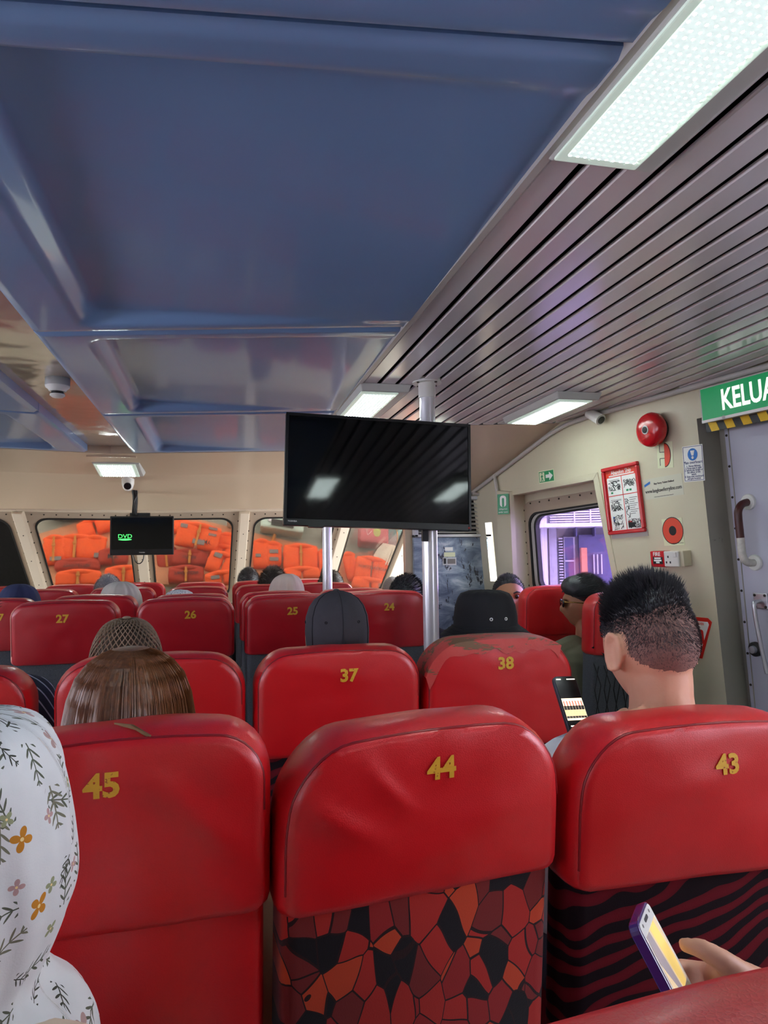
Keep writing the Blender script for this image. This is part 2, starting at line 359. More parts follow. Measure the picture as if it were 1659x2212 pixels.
# ---- right hull wall: built from flat panels around the openings
DY0, DY1, DZ0, DZ1 = 1.93, 2.79, .10, 1.945          # doorway
WT_L, WT_R = PPL(1103, 1071, wp(3, 1), V((1, .17, .075)).normalized()), PPL(1283, 1037, wp(3, 1), V((1, .17, .075)).normalized())
WB_L, WB_R = PPL(1120, 1330, wp(3, 1), V((1, .17, .075)).normalized()), PPL(1341, 1330, wp(3, 1), V((1, .17, .075)).normalized())
SL0, SL1, SZ0, SZ1 = 4.60, 4.69, 1.15, 1.56           # bright slit by the pillar
def wall_quads(side):
    m = MB(); q = lambda a, b, c, d: m.add([a, b, c, d], [(0, 1, 2, 3)])
    top = lambda Y: HC + .02 if Y <= 3.78 else HC + .02 - (Y - 3.78) * .30
    q(wp(1.6, 0), wp(DY0, 0), wp(DY0, top(1)), wp(1.6, top(1)))
    q(wp(DY0, 0), wp(DY1, 0), wp(DY1, DZ0), wp(DY0, DZ0)); q(wp(DY0, DZ1), wp(DY1, DZ1), wp(DY1, top(2)), wp(DY0, top(2)))
    yr_t, yr_b, yl_t, yl_b = WT_R.y, WB_R.y, WT_L.y, WB_L.y; zt_r, zt_l, zb = WT_R.z, WT_L.z, WB_R.z
    q(wp(DY1, 0), wp(yr_b, 0), wp(yr_b, zb), wp(DY1, zb)); q(wp(DY1, zb), wp(yr_b, zb), wp(yr_t, zt_r), wp(DY1, zt_r)); q(wp(DY1, zt_r), wp(yr_t, zt_r), wp(yr_t, top(3)), wp(DY1, top(3)))
    q(wp(yr_b, 0), wp(yl_b, 0), wp(yl_b, WB_L.z), wp(yr_b, zb))
    q(wp(yr_t, zt_r), wp(yl_t, zt_l), wp(yl_t, top(yl_t)), wp(yr_t, top(yr_t)))
    m.add([wp(yr_t, top(yr_t)), wp(3.78, top(3.78)), wp(yl_t, top(yl_t))], [(0, 1, 2)])
    q(wp(yl_b, 0), wp(SL0, 0), wp(SL0, WB_L.z), wp(yl_b, WB_L.z)); q(wp(yl_b, WB_L.z), wp(SL0, WB_L.z), wp(SL0, zt_l), wp(yl_t, zt_l)); q(wp(yl_t, zt_l), wp(SL0, zt_l), wp(SL0, top(SL0)), wp(yl_t, top(yl_t)))
    q(wp(SL0, 0), wp(SL1, 0), wp(SL1, SZ0), wp(SL0, SZ0)); q(wp(SL0, SZ1), wp(SL1, SZ1), wp(SL1, top(SL1)), wp(SL0, top(SL0)))
    q(wp(SL1, 0), wp(4.95, 0), wp(4.95, top(4.95)), wp(SL1, top(SL1)))
    # aft run with two more window openings
    ys = [-4.25]
    for a in (-3.2, -1.7, -.2): ys += [a, a + 1.05]
    ys.append(1.6)
    for i in range(len(ys) - 1):
        a, b = ys[i], ys[i + 1]
        if i % 2 == 0: q(wp(a, 0), wp(b, 0), wp(b, HC + .02), wp(a, HC + .02))
        else: q(wp(a, 0), wp(b, 0), wp(b, .95), wp(a, .95)); q(wp(a, 1.8), wp(b, 1.8), wp(b, HC + .02), wp(a, HC + .02))
    return m
wr = struct(wall_quads(1).build('wall_right', MT['wall']))
ml = MB()
ys = [-4.25]
for a in (-3.2, -1.7, -.2, 1.3, 2.8): ys += [a, a + 1.05]
ys.append(5.2)
for i in range(len(ys) - 1):
    a, b = ys[i], ys[i + 1]
    for z0, z1 in (((0, HC + .02),) if i % 2 == 0 else ((0, .95), (1.8, HC + .02))):
        ml.add([mir(wp(a, z0)), mir(wp(b, z0)), mir(wp(b, z1)), mir(wp(a, z1))], [(0, 1, 2, 3)])
ml.add([mir(wp(5.2, 0)), (-3.4, 6.59, 0), (-3.4, 6.59, 2.12), mir(wp(5.2, 2.12))], [(0, 1, 2, 3)])
struct(ml.build('wall_left', MT['wall']))
# panes in the aft and left openings
wi = 10
for side in (0, 1):
    for a in ((-3.2, -1.7, -.2) if side == 0 else (-3.2, -1.7, -.2, 1.3, 2.8)):
        pts = [wp(a, .95), wp(a + 1.05, .95), wp(a + 1.05, 1.8), wp(a, 1.8)]
        if side: pts = [mir(p) for p in pts]
        off = V((.03 if not side else -.03, 0, 0))
        m = MB(); m.hexa([pts[0], pts[1], pts[1] + off * .2, pts[0] + off * .2, pts[3], pts[2], pts[2] + off * .2, pts[3] + off * .2])
        struct(m.build('window_%d' % wi, MT['pane_clear'])); wi += 1

# window recess on the right wall: reveals, moulding, metal frame, glass
WN = V((1, .17, .075)).normalized()                  # outward
RD = .11
wroot = sroot('window_1')
rev = MB(); c4 = [WB_R, WB_L, WT_L, WT_R]
for i in range(4):
    a, b = c4[i], c4[(i + 1) % 4]; rev.add([a, b, b + WN * RD, a + WN * RD], [(0, 1, 2, 3)])
rev.build('window_reveal', MT['wall'], wroot)
mo = MB()
cen = (WB_R + WT_L) / 2
def bord(m, cs, w0, w1, d0, d1):     # border ring from offset w0 to w1 around quad cs
    c = sum(cs, V()) / 4; outr = []; inr = []
    for p in cs:
        e = (p - c); outr.append(p + e.normalized() * w1); inr.append(p + e.normalized() * w0)
    for i in range(4):
        j = (i + 1) % 4
        m.hexa([inr[i] + WN * d0, inr[j] + WN * d0, outr[j] + WN * d0, outr[i] + WN * d0, inr[i] + WN * d1, inr[j] + WN * d1, outr[j] + WN * d1, outr[i] + WN * d1])
bord(mo, c4, 0.0, .055, -.006, .001)
mo.build('window_moulding', MT['wall'], wroot, bevel=.002)
def bil(cs, u, v): return (cs[0] * (1 - u) + cs[1] * u) * (1 - v) + (cs[3] * (1 - u) + cs[2] * u) * v
def rr_pts(iu, iv, ru, rv, n=6):     # rounded rectangle in unit square
    P = []
    for cx, cy, a0 in ((1 - iu - ru, 1 - iv - rv, 0), (iu + ru, 1 - iv - rv, 90), (iu + ru, iv + rv, 180), (1 - iu - ru, iv + rv, 270)):
        for k in range(n + 1):
            a = math.radians(a0 + 90 * k / n); P.append((cx + ru * math.cos(a), cy + rv * math.sin(a)))
    return P
def ring_quad(m, cs, o, i, nrm, d0, d1, mi=0):
    """plate between two rounded rectangles of a quad; nrm points away from the viewer"""
    n = len(o); A = [bil(cs, *p) for p in o]; B = [bil(cs, *p) for p in i]
    vs = [p + nrm * d0 for p in A] + [p + nrm * d0 for p in B] + [p + nrm * d1 for p in A] + [p + nrm * d1 for p in B]; fs = []
    for k in range(n):
        j = (k + 1) % n
        fs += [(k, j, n + j, n + k), (2 * n + k, 3 * n + k, 3 * n + j, 2 * n + j), (n + k, n + j, 3 * n + j, 3 * n + k), (k, 2 * n + k, 2 * n + j, j)]
    m.add(vs, fs, mi)
def quad_plate(m, cs, o, nrm, d0, d1):
    A = [bil(cs, *p) for p in o]; n = len(A)
    m.add([p + nrm * d0 for p in A] + [p + nrm * d1 for p in A], [tuple(range(n)), tuple(range(2 * n - 1, n - 1, -1))] + [(k, n + k, n + (k + 1) % n, (k + 1) % n) for k in range(n)])
# c4 order as (u,v): bottom left(aft)=WB_R, ... use quad with u forward
ex_ = V((.17, -1, 0)).normalized() * .12
cs = [WB_R + WN * RD + ex_, WB_L + WN * RD, WT_L + WN * RD, WT_R + WN * RD + ex_]
m = MB(); ring_quad(m, cs, rr_pts(-.12, -.1, .001, .001), rr_pts(-.02, .075, .1, .1), WN, 0, .02); m.build('window_surround', MT['wall'], wroot)
m = MB(); ring_quad(m, cs, rr_pts(-.04, .06, .12, .12), rr_pts(.04, .16, .10, .10), WN, -.012, .02); m.build('window_frame', MT['frame'], wroot, bevel=.002)
m = MB(); ring_quad(m, cs, rr_pts(-.035, .16 - .02, .1, .1), rr_pts(.105, .185, .09, .09), WN, -.004, .02); m.build('window_gasket_outer', MT['trim'], wroot)
m = MB(); ring_quad(m, cs, rr_pts(.04, .158, .1, .1), rr_pts(.055, .173, .1, .1), WN, -.014, .02); m.build('window_gasket', MT['black'], wroot)
m = MB(); ring_quad(m, cs, rr_pts(.095, .18, .1, .1), rr_pts(.115, .197, .09, .09), WN, -.010, .02); m.build('window_gasket', MT['black'], wroot)
m = MB(); quad_plate(m, cs, rr_pts(-.02, .02, .09, .09), WN, .008, .012); m.build('window_pane', MT['pane_purple'], wroot)
for k in range(9):                                   # screws of the frame
    for (u, v) in ((.0, .15 + .09 * k), (.08 + .105 * k, .92)):
        p = bil(cs, 1 - u if u == 0.0 else u, v) - WN * .012
        if u == 0.0: p = bil(cs, 1.0, v) - WN * .012
        MB().cyl(p, p - WN * .004, .006, .005, 8).build('screw', MT['bolt'], wroot)

# slit window with daylight beside the pillar
m = MB(); m.hexa([wp(SL0, SZ0) + WN * .05, wp(SL1, SZ0) + WN * .05, wp(SL1, SZ0) + WN * .055, wp(SL0, SZ0) + WN * .055, wp(SL0, SZ1) + WN * .05, wp(SL1, SZ1) + WN * .05, wp(SL1, SZ1) + WN * .055, wp(SL0, SZ1) + WN * .055])
t_ = NT('clear_glass'); tr_ = t_.node('BsdfTransparent'); tr_.inputs[0].default_value = (.95, .95, .86, 1); t_.link(tr_.outputs[0], t_.out.inputs[0])
struct(m.build('window_2', t_.mat))
# pillar between the slit and the window
m = MB(); pil = [PPL(1072, 1060, wp(3, 1) - WN * .03, WN), PPL(1100, 1062, wp(3, 1) - WN * .03, WN), PPL(1112, 1330, wp(3, 1) - WN * .03, WN), PPL(1078, 1330, wp(3, 1) - WN * .03, WN)]
m.add([p for p in pil] + [p + WN * .035 for p in pil], [(0, 1, 2, 3), (0, 4, 5, 1), (1, 5, 6, 2), (2, 6, 7, 3), (3, 7, 4, 0)])
struct(m.build('trim_1', MT['wall'], bevel=.004))

# ---- doorway and door
dr = sroot('door_1'); RDO = .13
m = MB(); o = WN * RDO
for a, b in ((wp(DY1, DZ0), wp(DY1, DZ1)), (wp(DY1, DZ1), wp(DY0, DZ1)), (wp(DY0, DZ1), wp(DY0, DZ0)), (wp(DY0, DZ0), wp(DY1, DZ0))): m.add([a, b, b + o, a + o], [(0, 1, 2, 3)])
m.build('door_jamb', MT['jamb'], dr)
def door_pt(Y, z, d): return wp(Y, z) + WN * d
m = MB(); m.hexa([door_pt(DY0 - .02, DZ0 - .02, RDO), door_pt(DY1 + .02, DZ0 - .02, RDO), door_pt(DY1 + .02, DZ0 - .02, RDO + .05), door_pt(DY0 - .02, DZ0 - .02, RDO + .05), door_pt(DY0 - .02, DZ1 + .02, RDO), door_pt(DY1 + .02, DZ1 + .02, RDO), door_pt(DY1 + .02, DZ1 + .02, RDO + .05), door_pt(DY0 - .02, DZ1 + .02, RDO + .05)])
m.build('door_frame', MT['jamb'], dr)
dM = frameM(wp(DY1 - .035, DZ0 + .02) + WN * (RDO - .035), (wp(0 + 2, 1) - wp(3, 1)), wp(2, 2) - wp(2, 1))   # local x = aft along door, z up, y outward
dpar = bpy.data.objects.new('door_leaf_frame', None); COL.objects.link(dpar); bpy.data.objects.remove(dpar)
DH = DZ1 - DZ0 - .05
def dbuild(m, name, mat, **k): return m.xf(dM).build(name, mat, dr, **k)
leaf = dbuild(MB().box((0, 0, 0), (.80, .035, DH)), 'door_leaf', MT['door'], bevel=.004)
for a in range(0, 13):
    m = MB().cyl((.012, -.001, .06 + a * .14), (.012, -.004, .06 + a * .14), .006, .005, 8); dbuild(m, 'door_bolt', MT['bolt'])
dbuild(MB().box((.022, -.003, 0), (.026, 0, DH)), 'door_edge_strip', MT['jamb'])
dbuild(MB().box((.0, -.003, DH - .018), (.8, 0, DH - .012)), 'door_edge_strip', MT['jamb'])

# ---- slat ceiling
sc_root = sroot('ceiling_slats')
def slat_end(X):
    if X < 1.4: e = 5.08 + (3.92 - 5.08) * (X - .6) / .8
    else: e = 3.92 - .3 * (X - 1.4)
    return min(e, 2.45 + (2.17 - X) / .17 + .05)
k = 0
while True:
    x0 = .622 + .081 * k; x1 = x0 + .0625
    if x1 > 2.36: break
    ye = slat_end((x0 + x1) / 2); ya = -4.2
    if x1 > 2.3145: x1 = 2.3145
    prof = [(x0, HC + .009), (x0 + .0005, HC + .003), (x0 + .003, HC), (x1 - .003, HC), (x1 - .0005, HC + .003), (x1, HC + .009)]
    ringa = [V((a, ya, z)) for a, z in prof]; n_seg = 10
    rings = [[V((a, ya + (min(ye, slat_end(a)) - ya) * s / n_seg, z)) for a, z in prof] for s in range(n_seg + 1)]
    MB().loft(rings, False, closed=False).build('slat', MT['slat'], sc_root, smooth=50)
    k += 1
m = MB(); m.box((.60, -4.2, HC + .027), (2.4, 5.1, HC + .04)); m.build('slat_backing', MT['gap'], sc_root)
m = MB(); m.box((.598, -4.2, HC - .006), (.616, 5.08, HC + .02)); m.build('edge_strip', MT['trim'], sc_root)

# ---- blue moulded ceiling panels (right of the centre strip, mirrored to the left)
JO = [(-3.2, .0), (-1.8, .0), (-.40, -.05), (.982, -.114), (2.392, -.235), (3.79, -.24), (5.22, -.23)]
PX0, PX1 = -.60, .598
def blue_panel(j, mirror):
    y0, s0 = JO[j]; y1, s1 = JO[j + 1]; nx, ny = 72, 84; g = .004
    def fn(u, v):
        X = PX0 + (PX1 - PX0) * u; a = y0 + s0 * X + g; b = y1 + s1 * X - g; Y = a + (b - a) * v
        dl = X - PX0 - .17; dr_ = PX1 - .01 - X; df = b - Y - .055; da = Y - a - .075
        # rounded inner corner: soft minimum of the border distances
        r = .05
        def smin(p, q): h = max(r - abs(p - q), 0) / r; return min(p, q) - h * h * r * .25
        dd = smin(smin(dl, df), smin(da, dr_ + .2)); t = smooth01(dd / .045)
        dep = .050 * max(0, min(1, (PX1 - .06 - X) / 1.0)) ** .8
        edge = min(X - PX0, b - Y, Y - a); lip = .012 * (1 - smooth01(edge / .010))
        z = HC + (dep * 1.2 + .018 * (.5 - v)) * t + lip - .004 * math.sin(PI * u) * t
        p = V((X, Y, z)); return mir(p) if mirror else p
    # finer sampling near the borders
    def warp(t): return t
    m = MB(); m.grid(nx, ny, fn)
    # edge flange up to the backing
    for uu in (0, 1):
        pass
    side = []
    for v in range(ny + 1):
        p = fn(0, v / ny); side.append((p, V((p.x, p.y, HC + .075))))
    m.loft([[a for a, b in side], [b for a, b in side]], False, closed=False)
    for vv in (0, 1):
        e = [fn(u / nx, vv) for u in range(nx + 1)]; m.loft([e, [V((p.x, p.y, HC + .06)) for p in e]], False, closed=False)
    return m
cr = sroot('ceiling')
for mirr in (False, True):
    for j in range(len(JO) - 1): blue_panel(j, mirr).build('ceiling_panel', MT['blue'], cr, smooth=60)
m = MB(); m.box((XC - .2, -4.2, HC + .055), (XC + .2, 5.44, HC + .075)); m.build('centre_strip', MT['strip'], cr)
m = MB(); m.box((XC - .17, 5.43, HC - .02), (XC + .17, 5.46, HC + .06)); m.build('strip_end', MT['header'], cr)
m = MB(); m.box((-4.1, -4.25, HC + .085), (2.9, 5.5, HC + .12)); m.build('deckhead', MT['gap'], cr)
m = MB()
m.add([mir((.598, -4.2, HC)), mir((2.4, -4.2, HC)), mir((2.4, 2.0, HC)), mir((1.95, 3.78, HC)), mir((1.4, 3.92, HC)), mir((.598, 5.08, HC))], [(0, 1, 2, 3, 4, 5)])
m.build('side_ceiling', MT['slat'], cr)

# ---- sloping header over the front windows
ZT, ZB = 1.79, .84
A = [(XC, 5.40), (.256, 5.165), (.60, 5.085), (1.40, 3.92)]; Bt = [(XC, 7.2), (.256, 6.968), (1.237, 6.741), (1.9, 6.59)]
def hdr(mirror):
    rows = []
    for (ax, ay), (bx, by) in zip(A, Bt):
        a = V((ax, ay, HC - .001)); b = V((bx, by, ZT)); c = a.lerp(b, .42); c.z = HC - .075
        rows.append([mir(p) if mirror else p for p in (a + V((0, .006, .1)), a, c, b)])
    m = MB(); m.loft([list(r) for r in zip(*rows)], False, closed=False); return m
hr = sroot('wall_header')
hdr(False).build('header_slope', MT['header'], hr); hdr(True).build('header_slope', MT['header'], hr)
m = MB(); m.add([(1.38, 3.93, HC - .001), (1.96, 3.755, HC - .001), (1.90, 4.86, 1.775), (1.28, 4.86, 1.775)], [(0, 1, 2, 3)]); m.build('header_side', MT['header'], hr)
m = MB(); m.add([mir(p) for p in ((1.38, 3.93, HC - .001), (1.96, 3.755, HC - .001), (1.90, 5.2, 1.775), (1.9, 6.59, 1.79))], [(0, 1, 2, 3)]); m.build('header_side', MT['header'], hr)

# cable bead along the wall top
tr = [wp(Y, HC - .012) - WN * .012 for Y in (1.65, 2.0, 2.4, 2.8, 3.2, 3.5)] + [wp(Y, z) - WN * .012 for Y, z in ((3.68, HC - .02), (3.85, HC - .05), (4.1, HC - .12), (4.4, HC - .205), (4.83, HC - .325))]
struct(MB().tube(tr, .014, 8).build('trim_2', MT['trim'], smooth=60))
# ---- front windows: raked panes between mullions
T = [V((XC, 7.2, ZT)), V((.256, 6.968, ZT)), V((1.237, 6.741, ZT)), V((1.9, 6.59, ZT))]
Bm = [V((XC, 8.25, ZB)), V((.215, 8.02, ZB)), V((1.13, 7.80, ZB)), V((1.75, 7.62, ZB))]
wn = 3
for mirror in (False, True):
    f = (lambda p: mir(p)) if mirror else (lambda p: V(p))
    for i in range(3):
        q4 = [f(Bm[i]), f(Bm[i + 1]), f(T[i + 1]), f(T[i])]
        nrm = (q4[1] - q4[0]).cross(q4[3] - q4[0]).normalized()
        if nrm.y < 0: nrm = -nrm
        wr_ = sroot('window_%d' % wn); wn += 1
        m = MB(); ring_quad(m, q4, rr_pts(-.0, -.0, .001, .001), rr_pts(.10, .07, .12, .10), nrm, 0, .03); m.build('window_frame', MT['frame'], wr_, bevel=.003)
        m = MB(); ring_quad(m, q4, rr_pts(.098, .068, .12, .10), rr_pts(.112, .080, .115, .095), nrm, -.006, .02); m.build('window_gasket', MT['black'], wr_)
        m = MB(); quad_plate(m, q4, rr_pts(.09, .06, .1, .09), nrm, .012, .017); m.build('window_pane', MT['pane_dark'] if (mirror and i == 1) else MT['pane_front'], wr_)
        for k in range(9):
            for (u, v) in ((.055, .1 + .1 * k), (.945, .1 + .1 * k), (.1 + .1 * k, .965)):
                p = bil(q4, u, v) - nrm * .003; MB().cyl(p + nrm * .002, p - nrm * .004, .007, .006, 6).build('screw', MT['bolt'], wr_)
    mr = sroot('trim_%d' % (5 + mirror))
    for i in range(4):
        if mirror and i == 0: continue
        a, b = f(T[i]) + V((0, .0, .0)), f(Bm[i]); w = .055 if i else .06; d = (b - a).normalized(); sx = V((1, 0, 0)); nn = d.cross(sx).normalized()
        if nn.y > 0: nn = -nn
        h = lambda p, s, k: p + sx * (w * s) + nn * k
        m = MB(); m.hexa([h(b, -1, -.03), h(b, 1, -.03), h(b, .78, .045), h(b, -.78, .045), h(a, -1, -.03), h(a, 1, -.03), h(a, .78, .045), h(a, -.78, .045)])
        mu = m.build('window_mullion', MT['mull'], mr, bevel=.006)
        for t_k in (.2, .45, .7):
            p = a.lerp(b, t_k) + nn * .045; MB().cyl(p, p + nn * .003, .006, .005, 6).build('screw', MT['bolt'], mr)
    # beam along the window heads
    m = MB()
    for i in range(3):
        a, b = f(T[i]), f(T[i + 1]); o1 = V((0, -.05, 0)); up = V((0, -.04, .045)); 
        m.hexa([a + V((0, .02, -.012)), b + V((0, .02, -.012)), b + o1 + V((0, 0, -.006)), a + o1 + V((0, 0, -.006)), a + V((0, .02, .045)), b + V((0, .02, .045)), b + o1 + V((0, 0, .04)), a + o1 + V((0, 0, .04))])
    m.build('window_head_beam', MT['mull'], mr, bevel=.004)
    # dash below the windows
    m = MB()
    for i in range(3):
        a, b = f(Bm[i]), f(Bm[i + 1]); m.add([a, b, V((b.x, b.y, 0)), V((a.x, a.y, 0))], [(0, 1, 2, 3)])
    struct(m.build('wall_front', MT['wall']) if not mirror else m.build('wall_front_port', MT['wall']))

# ---- poles
def pole(px, pyt, r, label, top=HC, flange=True, loc=None):
    p = PZ(px, pyt, top) if loc is None else V(loc)
    ro = root('support_pole', label, 'pole', (p.x, p.y, 0))
    MB().cyl((0, 0, .01), (0, 0, top), r, None, 28).build('pole_shaft', MT['pole'], ro, smooth=40)
    MB().cyl((0, 0, top - .006), (0, 0, top + .012), r * 1.9, None, 28).build('pole_flange', MT['white_plastic'], ro, smooth=40)
    MB().cyl((0, 0, top - .07), (0, 0, top - .006), r * 1.12, None, 28).build('pole_collar', MT['white_plastic'], ro, smooth=40)
    MB().cyl((0, 0, 0), (0, 0, .012), r * 1.9, None, 28).build('pole_base', MT['white_plastic'], ro, smooth=40)
    for k in range(4):
        a = k * PI / 2 + .5; MB().cyl((r * 1.6 * math.cos(a), r * 1.6 * math.sin(a), top - .010), (r * 1.6 * math.cos(a), r * 1.6 * math.sin(a), top - .006), .006, None, 6).build('flange_bolt', MT['bolt'], ro)
    return ro
POLE1 = PZ(922, 826, HC)
pole(922, 826, .034, 'white steel pole right behind the large black television')
pole(0, 0, .033, 'white steel pole farther forward, left of the television pole', loc=(.7187, 4.75, 0), top=HC)

# ---- lamps
def lamp(x, y, label, rot=0, w=.235, l=.66, z=HC, tilt=0, parts=True):
    Mx = Matrix.Translation((x, y, z)) @ Matrix.Rotation(rot, 4, 'Z') @ Matrix.Rotation(tilt, 4, 'X')
    lo, ro_ = (0, -.045) if abs(x - .722) < .01 else (.01, -.03)
    ro = root('ceiling_lamp', label, 'lamp', M=Mx, group='cabin ceiling lamps')
    a, b, h = w / 2, l / 2, (.012 if (x == .722 and y == .875) else .034)
    m = MB(); top = [(-a, -b, 0), (a, -b, 0), (a, b, 0), (-a, b, 0)]; bot = [(-a * .90, -b * .96, -h), (a * .90, -b * .96, -h), (a * .90, b * .96, -h), (-a * .90, b * .96, -h)]
    m.hexa(bot + top); m.build('lamp_housing', MT['grey_plastic'], ro, bevel=.004)
    m = MB(); m.box((-a * .92 + lo, -b * .93, -h - .006), (a * .92 + ro_, b * .93, -h + .001)); m.build('lens_rim', MT['lamp_rim'], ro, bevel=.004)
    m = MB(); m.box((-a * .78 + lo, -b * .86, -h - .0085), (a * .78 + ro_, b * .86, -h - .004)); m.build('diffuser', MT['lamp'], ro, bevel=.002)
    return ro
lamp(.722, .875, 'large bright ceiling lamp nearest the camera, beside the blue ceiling')
lamp(.722, 3.33, 'small ceiling lamp at the blue ceiling edge, above the television')
lamp(1.66, 3.33, 'ceiling lamp on the slats near the bullet camera')
for i, (x, y) in enumerate(((1.66, .875), (.722, -1.6), (1.66, -1.6), (.722, -3.6), (-2.222, .875), (-2.222, 3.33), (-3.16, .875), (-3.16, 3.33), (-2.222, -1.6), (-3.16, -1.6))):
    lamp(x, y, 'ceiling lamp out of frame, %s, %s' % ('starboard slats' if x > 1 else 'starboard inner edge' if x > 0 else 'port inner edge' if x > -3 else 'port side', 'beside the camera' if y == .875 else 'forward' if y > 3 else 'behind the camera' if y > -2 else 'at the cabin rear'))
hl = A[0]; lamp(XC, 5.83, 'lamp on the sloping beige header above the small television', rot=0, w=.37, l=.36, z=HC - .035, tilt=-.17)
# ================================================================== SEATS
def rrect(hw, top, bot, rt, rb, arch=.012):
    P = []
    def arc(cx, cz, r, a0, a1, n):
        for k in range(n + 1):
            a = math.radians(a0 + (a1 - a0) * k / n); P.append((cx + r * math.cos(a), cz + r * math.sin(a)))
    def seg(p, q, n):
        for k in range(1, n): P.append((p[0] + (q[0] - p[0]) * k / n, p[1] + (q[1] - p[1]) * k / n))
    arc(-hw + rb, bot + rb, rb, 270, 180, 3); seg((-hw, bot + rb), (-hw, top - rt), 8)
    arc(-hw + rt, top - rt, rt, 180, 90, 8); seg((-hw + rt, top), (hw - rt, top), 16)
    arc(hw - rt, top - rt, rt, 90, 0, 8); seg((hw, top - rt), (hw, bot + rb), 8)
    arc(hw - rb, bot + rb, rb, 0, -90, 3); seg((hw - rb, bot), (-hw + rb, bot), 16)
    return [(x, z - arch * (x / hw) ** 2 * max(0, min(1, (z - bot) / (top - bot) * 1.2))) for x, z in P]

def seat(x0, x1, yr, zt, label, num=None, nx=0.0, ndz=.075, nsize=.052, h=.27, lower='charcoal', yaw=0, th=.12, folds=(), recl=.10, vin='red', seed=0, rt=.07, wr=1.0, worn=False, tears=(), roll=0, tp=0.0, group='red vinyl passenger seats in rows'):
    w = x1 - x0; hw = w / 2
    ro = root('passenger_seat', label, 'seat', ((x0 + x1) / 2, yr, 0), yaw, group)
    bot = zt - h; mid = zt - h / 2
    sh = lambda x, y, z: V((x * (1 - tp * smooth01((z - zt + .15) / .15)), y + (zt - z) * recl, z + roll * x))
    def yf(x, z):
        u = x / hw; v = (z - mid) / (h / 2)
        y = -.014 * (1 - min(1, abs(u)) ** 3) * (1 - min(1, abs(v)) ** 4)
        y += wr * (.0035 * nz(x * 7 + seed, z * 9, seed * 1.7) + .002 * nz(x * 17, z * 21 + seed, seed)) * (1 - min(1, abs(u)) ** 6)
        for (ax, az, bx, bz, fw, amp) in folds:
            a = V((ax, az)); b = V((bx, bz)); p = V((x, z - zt)); t = max(0, min(1, (p - a).dot(b - a) / (b - a).length_squared)); d = (p - a - (b - a) * t).length
            y -= amp * math.exp(-(d / fw) ** 2) * math.sin(PI * min(1, .15 + t * .8))
        return y
    rear = rrect(hw - .013, zt - .012, bot + .004, max(.02, rt - .012), .018)
    c = (0, mid); rings = []; K = 13
    for k in range(K + 1):
        s = .02 + .98 * (k / K); pts = [(c[0] + (x - c[0]) * s, c[1] + (z - c[1]) * s) for x, z in rear]
        rings.append([sh(x, yf(x, z), z) for x, z in pts])
    for ins, y in ((.0095, .0035), (.003, .016), (0, .04), (.0, th * .62), (.004, th * .85), (.012, th * .97), (.022, th + .004)):
        o = rrect(hw - ins, zt - ins, bot + ins * .3, max(.02, rt - ins), .02)
        rings.append([sh(x, y + .003 * nz(x * 14 + seed, z * 14, y * 30), z + .003 * nz(x * 9 + seed, y * 20, 5) ) for x, z in o])
    o = rrect(hw - .022, zt - .022, bot + .006, max(.02, rt - .022), .02)
    for k in range(5, -1, -1):
        s = .03 + .97 * k / 6; rings.append([sh(x * s, th + .012 - .008 * s ** 4, mid + (z - mid) * s) for x, z in o])
    m = MB(); m.loft(rings, True)
    cover = m.build('headrest_cover', [MT[vin]], ro, smooth=70)
    # seam piping round the rear panel
    pr = rrect(hw - .0115, zt - .0105, bot + .004, max(.02, rt - .011), .018)
    top_part = [p for p in pr[3:45]]
    MB().tube([sh(x, yf(x, z) * .2 + .0006, z) for x, z in pr[4:46]], .0022, 6).build('seam_piping', MT['red_seam'], cover, smooth=60)
    if worn:       # cracked, peeling crown
        m = MB(); n = 40
        def fn(u, v):
            k = 12 + u * 26; i0 = int(k); f = k - i0; oo = rrect(hw + .002, zt + .002, bot, rt, .02)
            a = oo[i0]; b = oo[min(i0 + 1, len(oo) - 1)]; x = a[0] + (b[0] - a[0]) * f; z = a[1] + (b[1] - a[1]) * f
            y = .004 + v * (th * .9); ed = min(v, 1 - v) * 8
            if v < .34:      # hangs over the rear panel
                t = (1 - v / .34); dz = t * (.035 + .02 * nz(u * 9, 3, seed)); return sh(x * (1 - t * .05), min(yf(x, z - dz), 0) - .003 , z - dz - .002)
            return sh(x, y, z + .0015)
        m.grid(n, 12, fn); m.build('peeling_crown', MT['cracked'], cover, smooth=60)
    for (ax, ay, bx, by, tw) in tears:   # splits in the vinyl band: given on the crown (x, y from rear)
        m = MB(); a = V((ax, ay)); b = V((bx, by)); d = (b - a); nn = V((-d.y, d.x)).normalized() * tw
        q = [a + nn * .3, a - nn * .3, a.lerp(b, .5) - nn, b - nn * .4, b + nn * .4, a.lerp(b, .5) + nn]
        zz = lambda x, y: zt + .003 - .012 * (x / hw) ** 2 - (.010 if y < .006 else 0)
        m.add([sh(p.x, p.y, zz(p.x, p.y)) for p in q] + [sh(p.x, p.y, zz(p.x, p.y) - .004) for p in q], [(0, 1, 2, 3, 4, 5), (11, 10, 9, 8, 7, 6)] + [(k, 6 + k, 6 + (k + 1) % 6, (k + 1) % 6) for k in range(6)])
        m.build('tear', MT['tape'], cover)
    if num:
        t = text_mb(num, nsize, bold=.035, depth=.0003, sx=1.05)
        t.v = [sh(p.x + nx, yf(p.x + nx, p.z + zt - ndz) - .0016 + p.y, p.z + zt - ndz) for p in t.v]
        t.build('seat_number', MT['gold'], cover)
    # lower back
    lw = hw - .010; rings = []
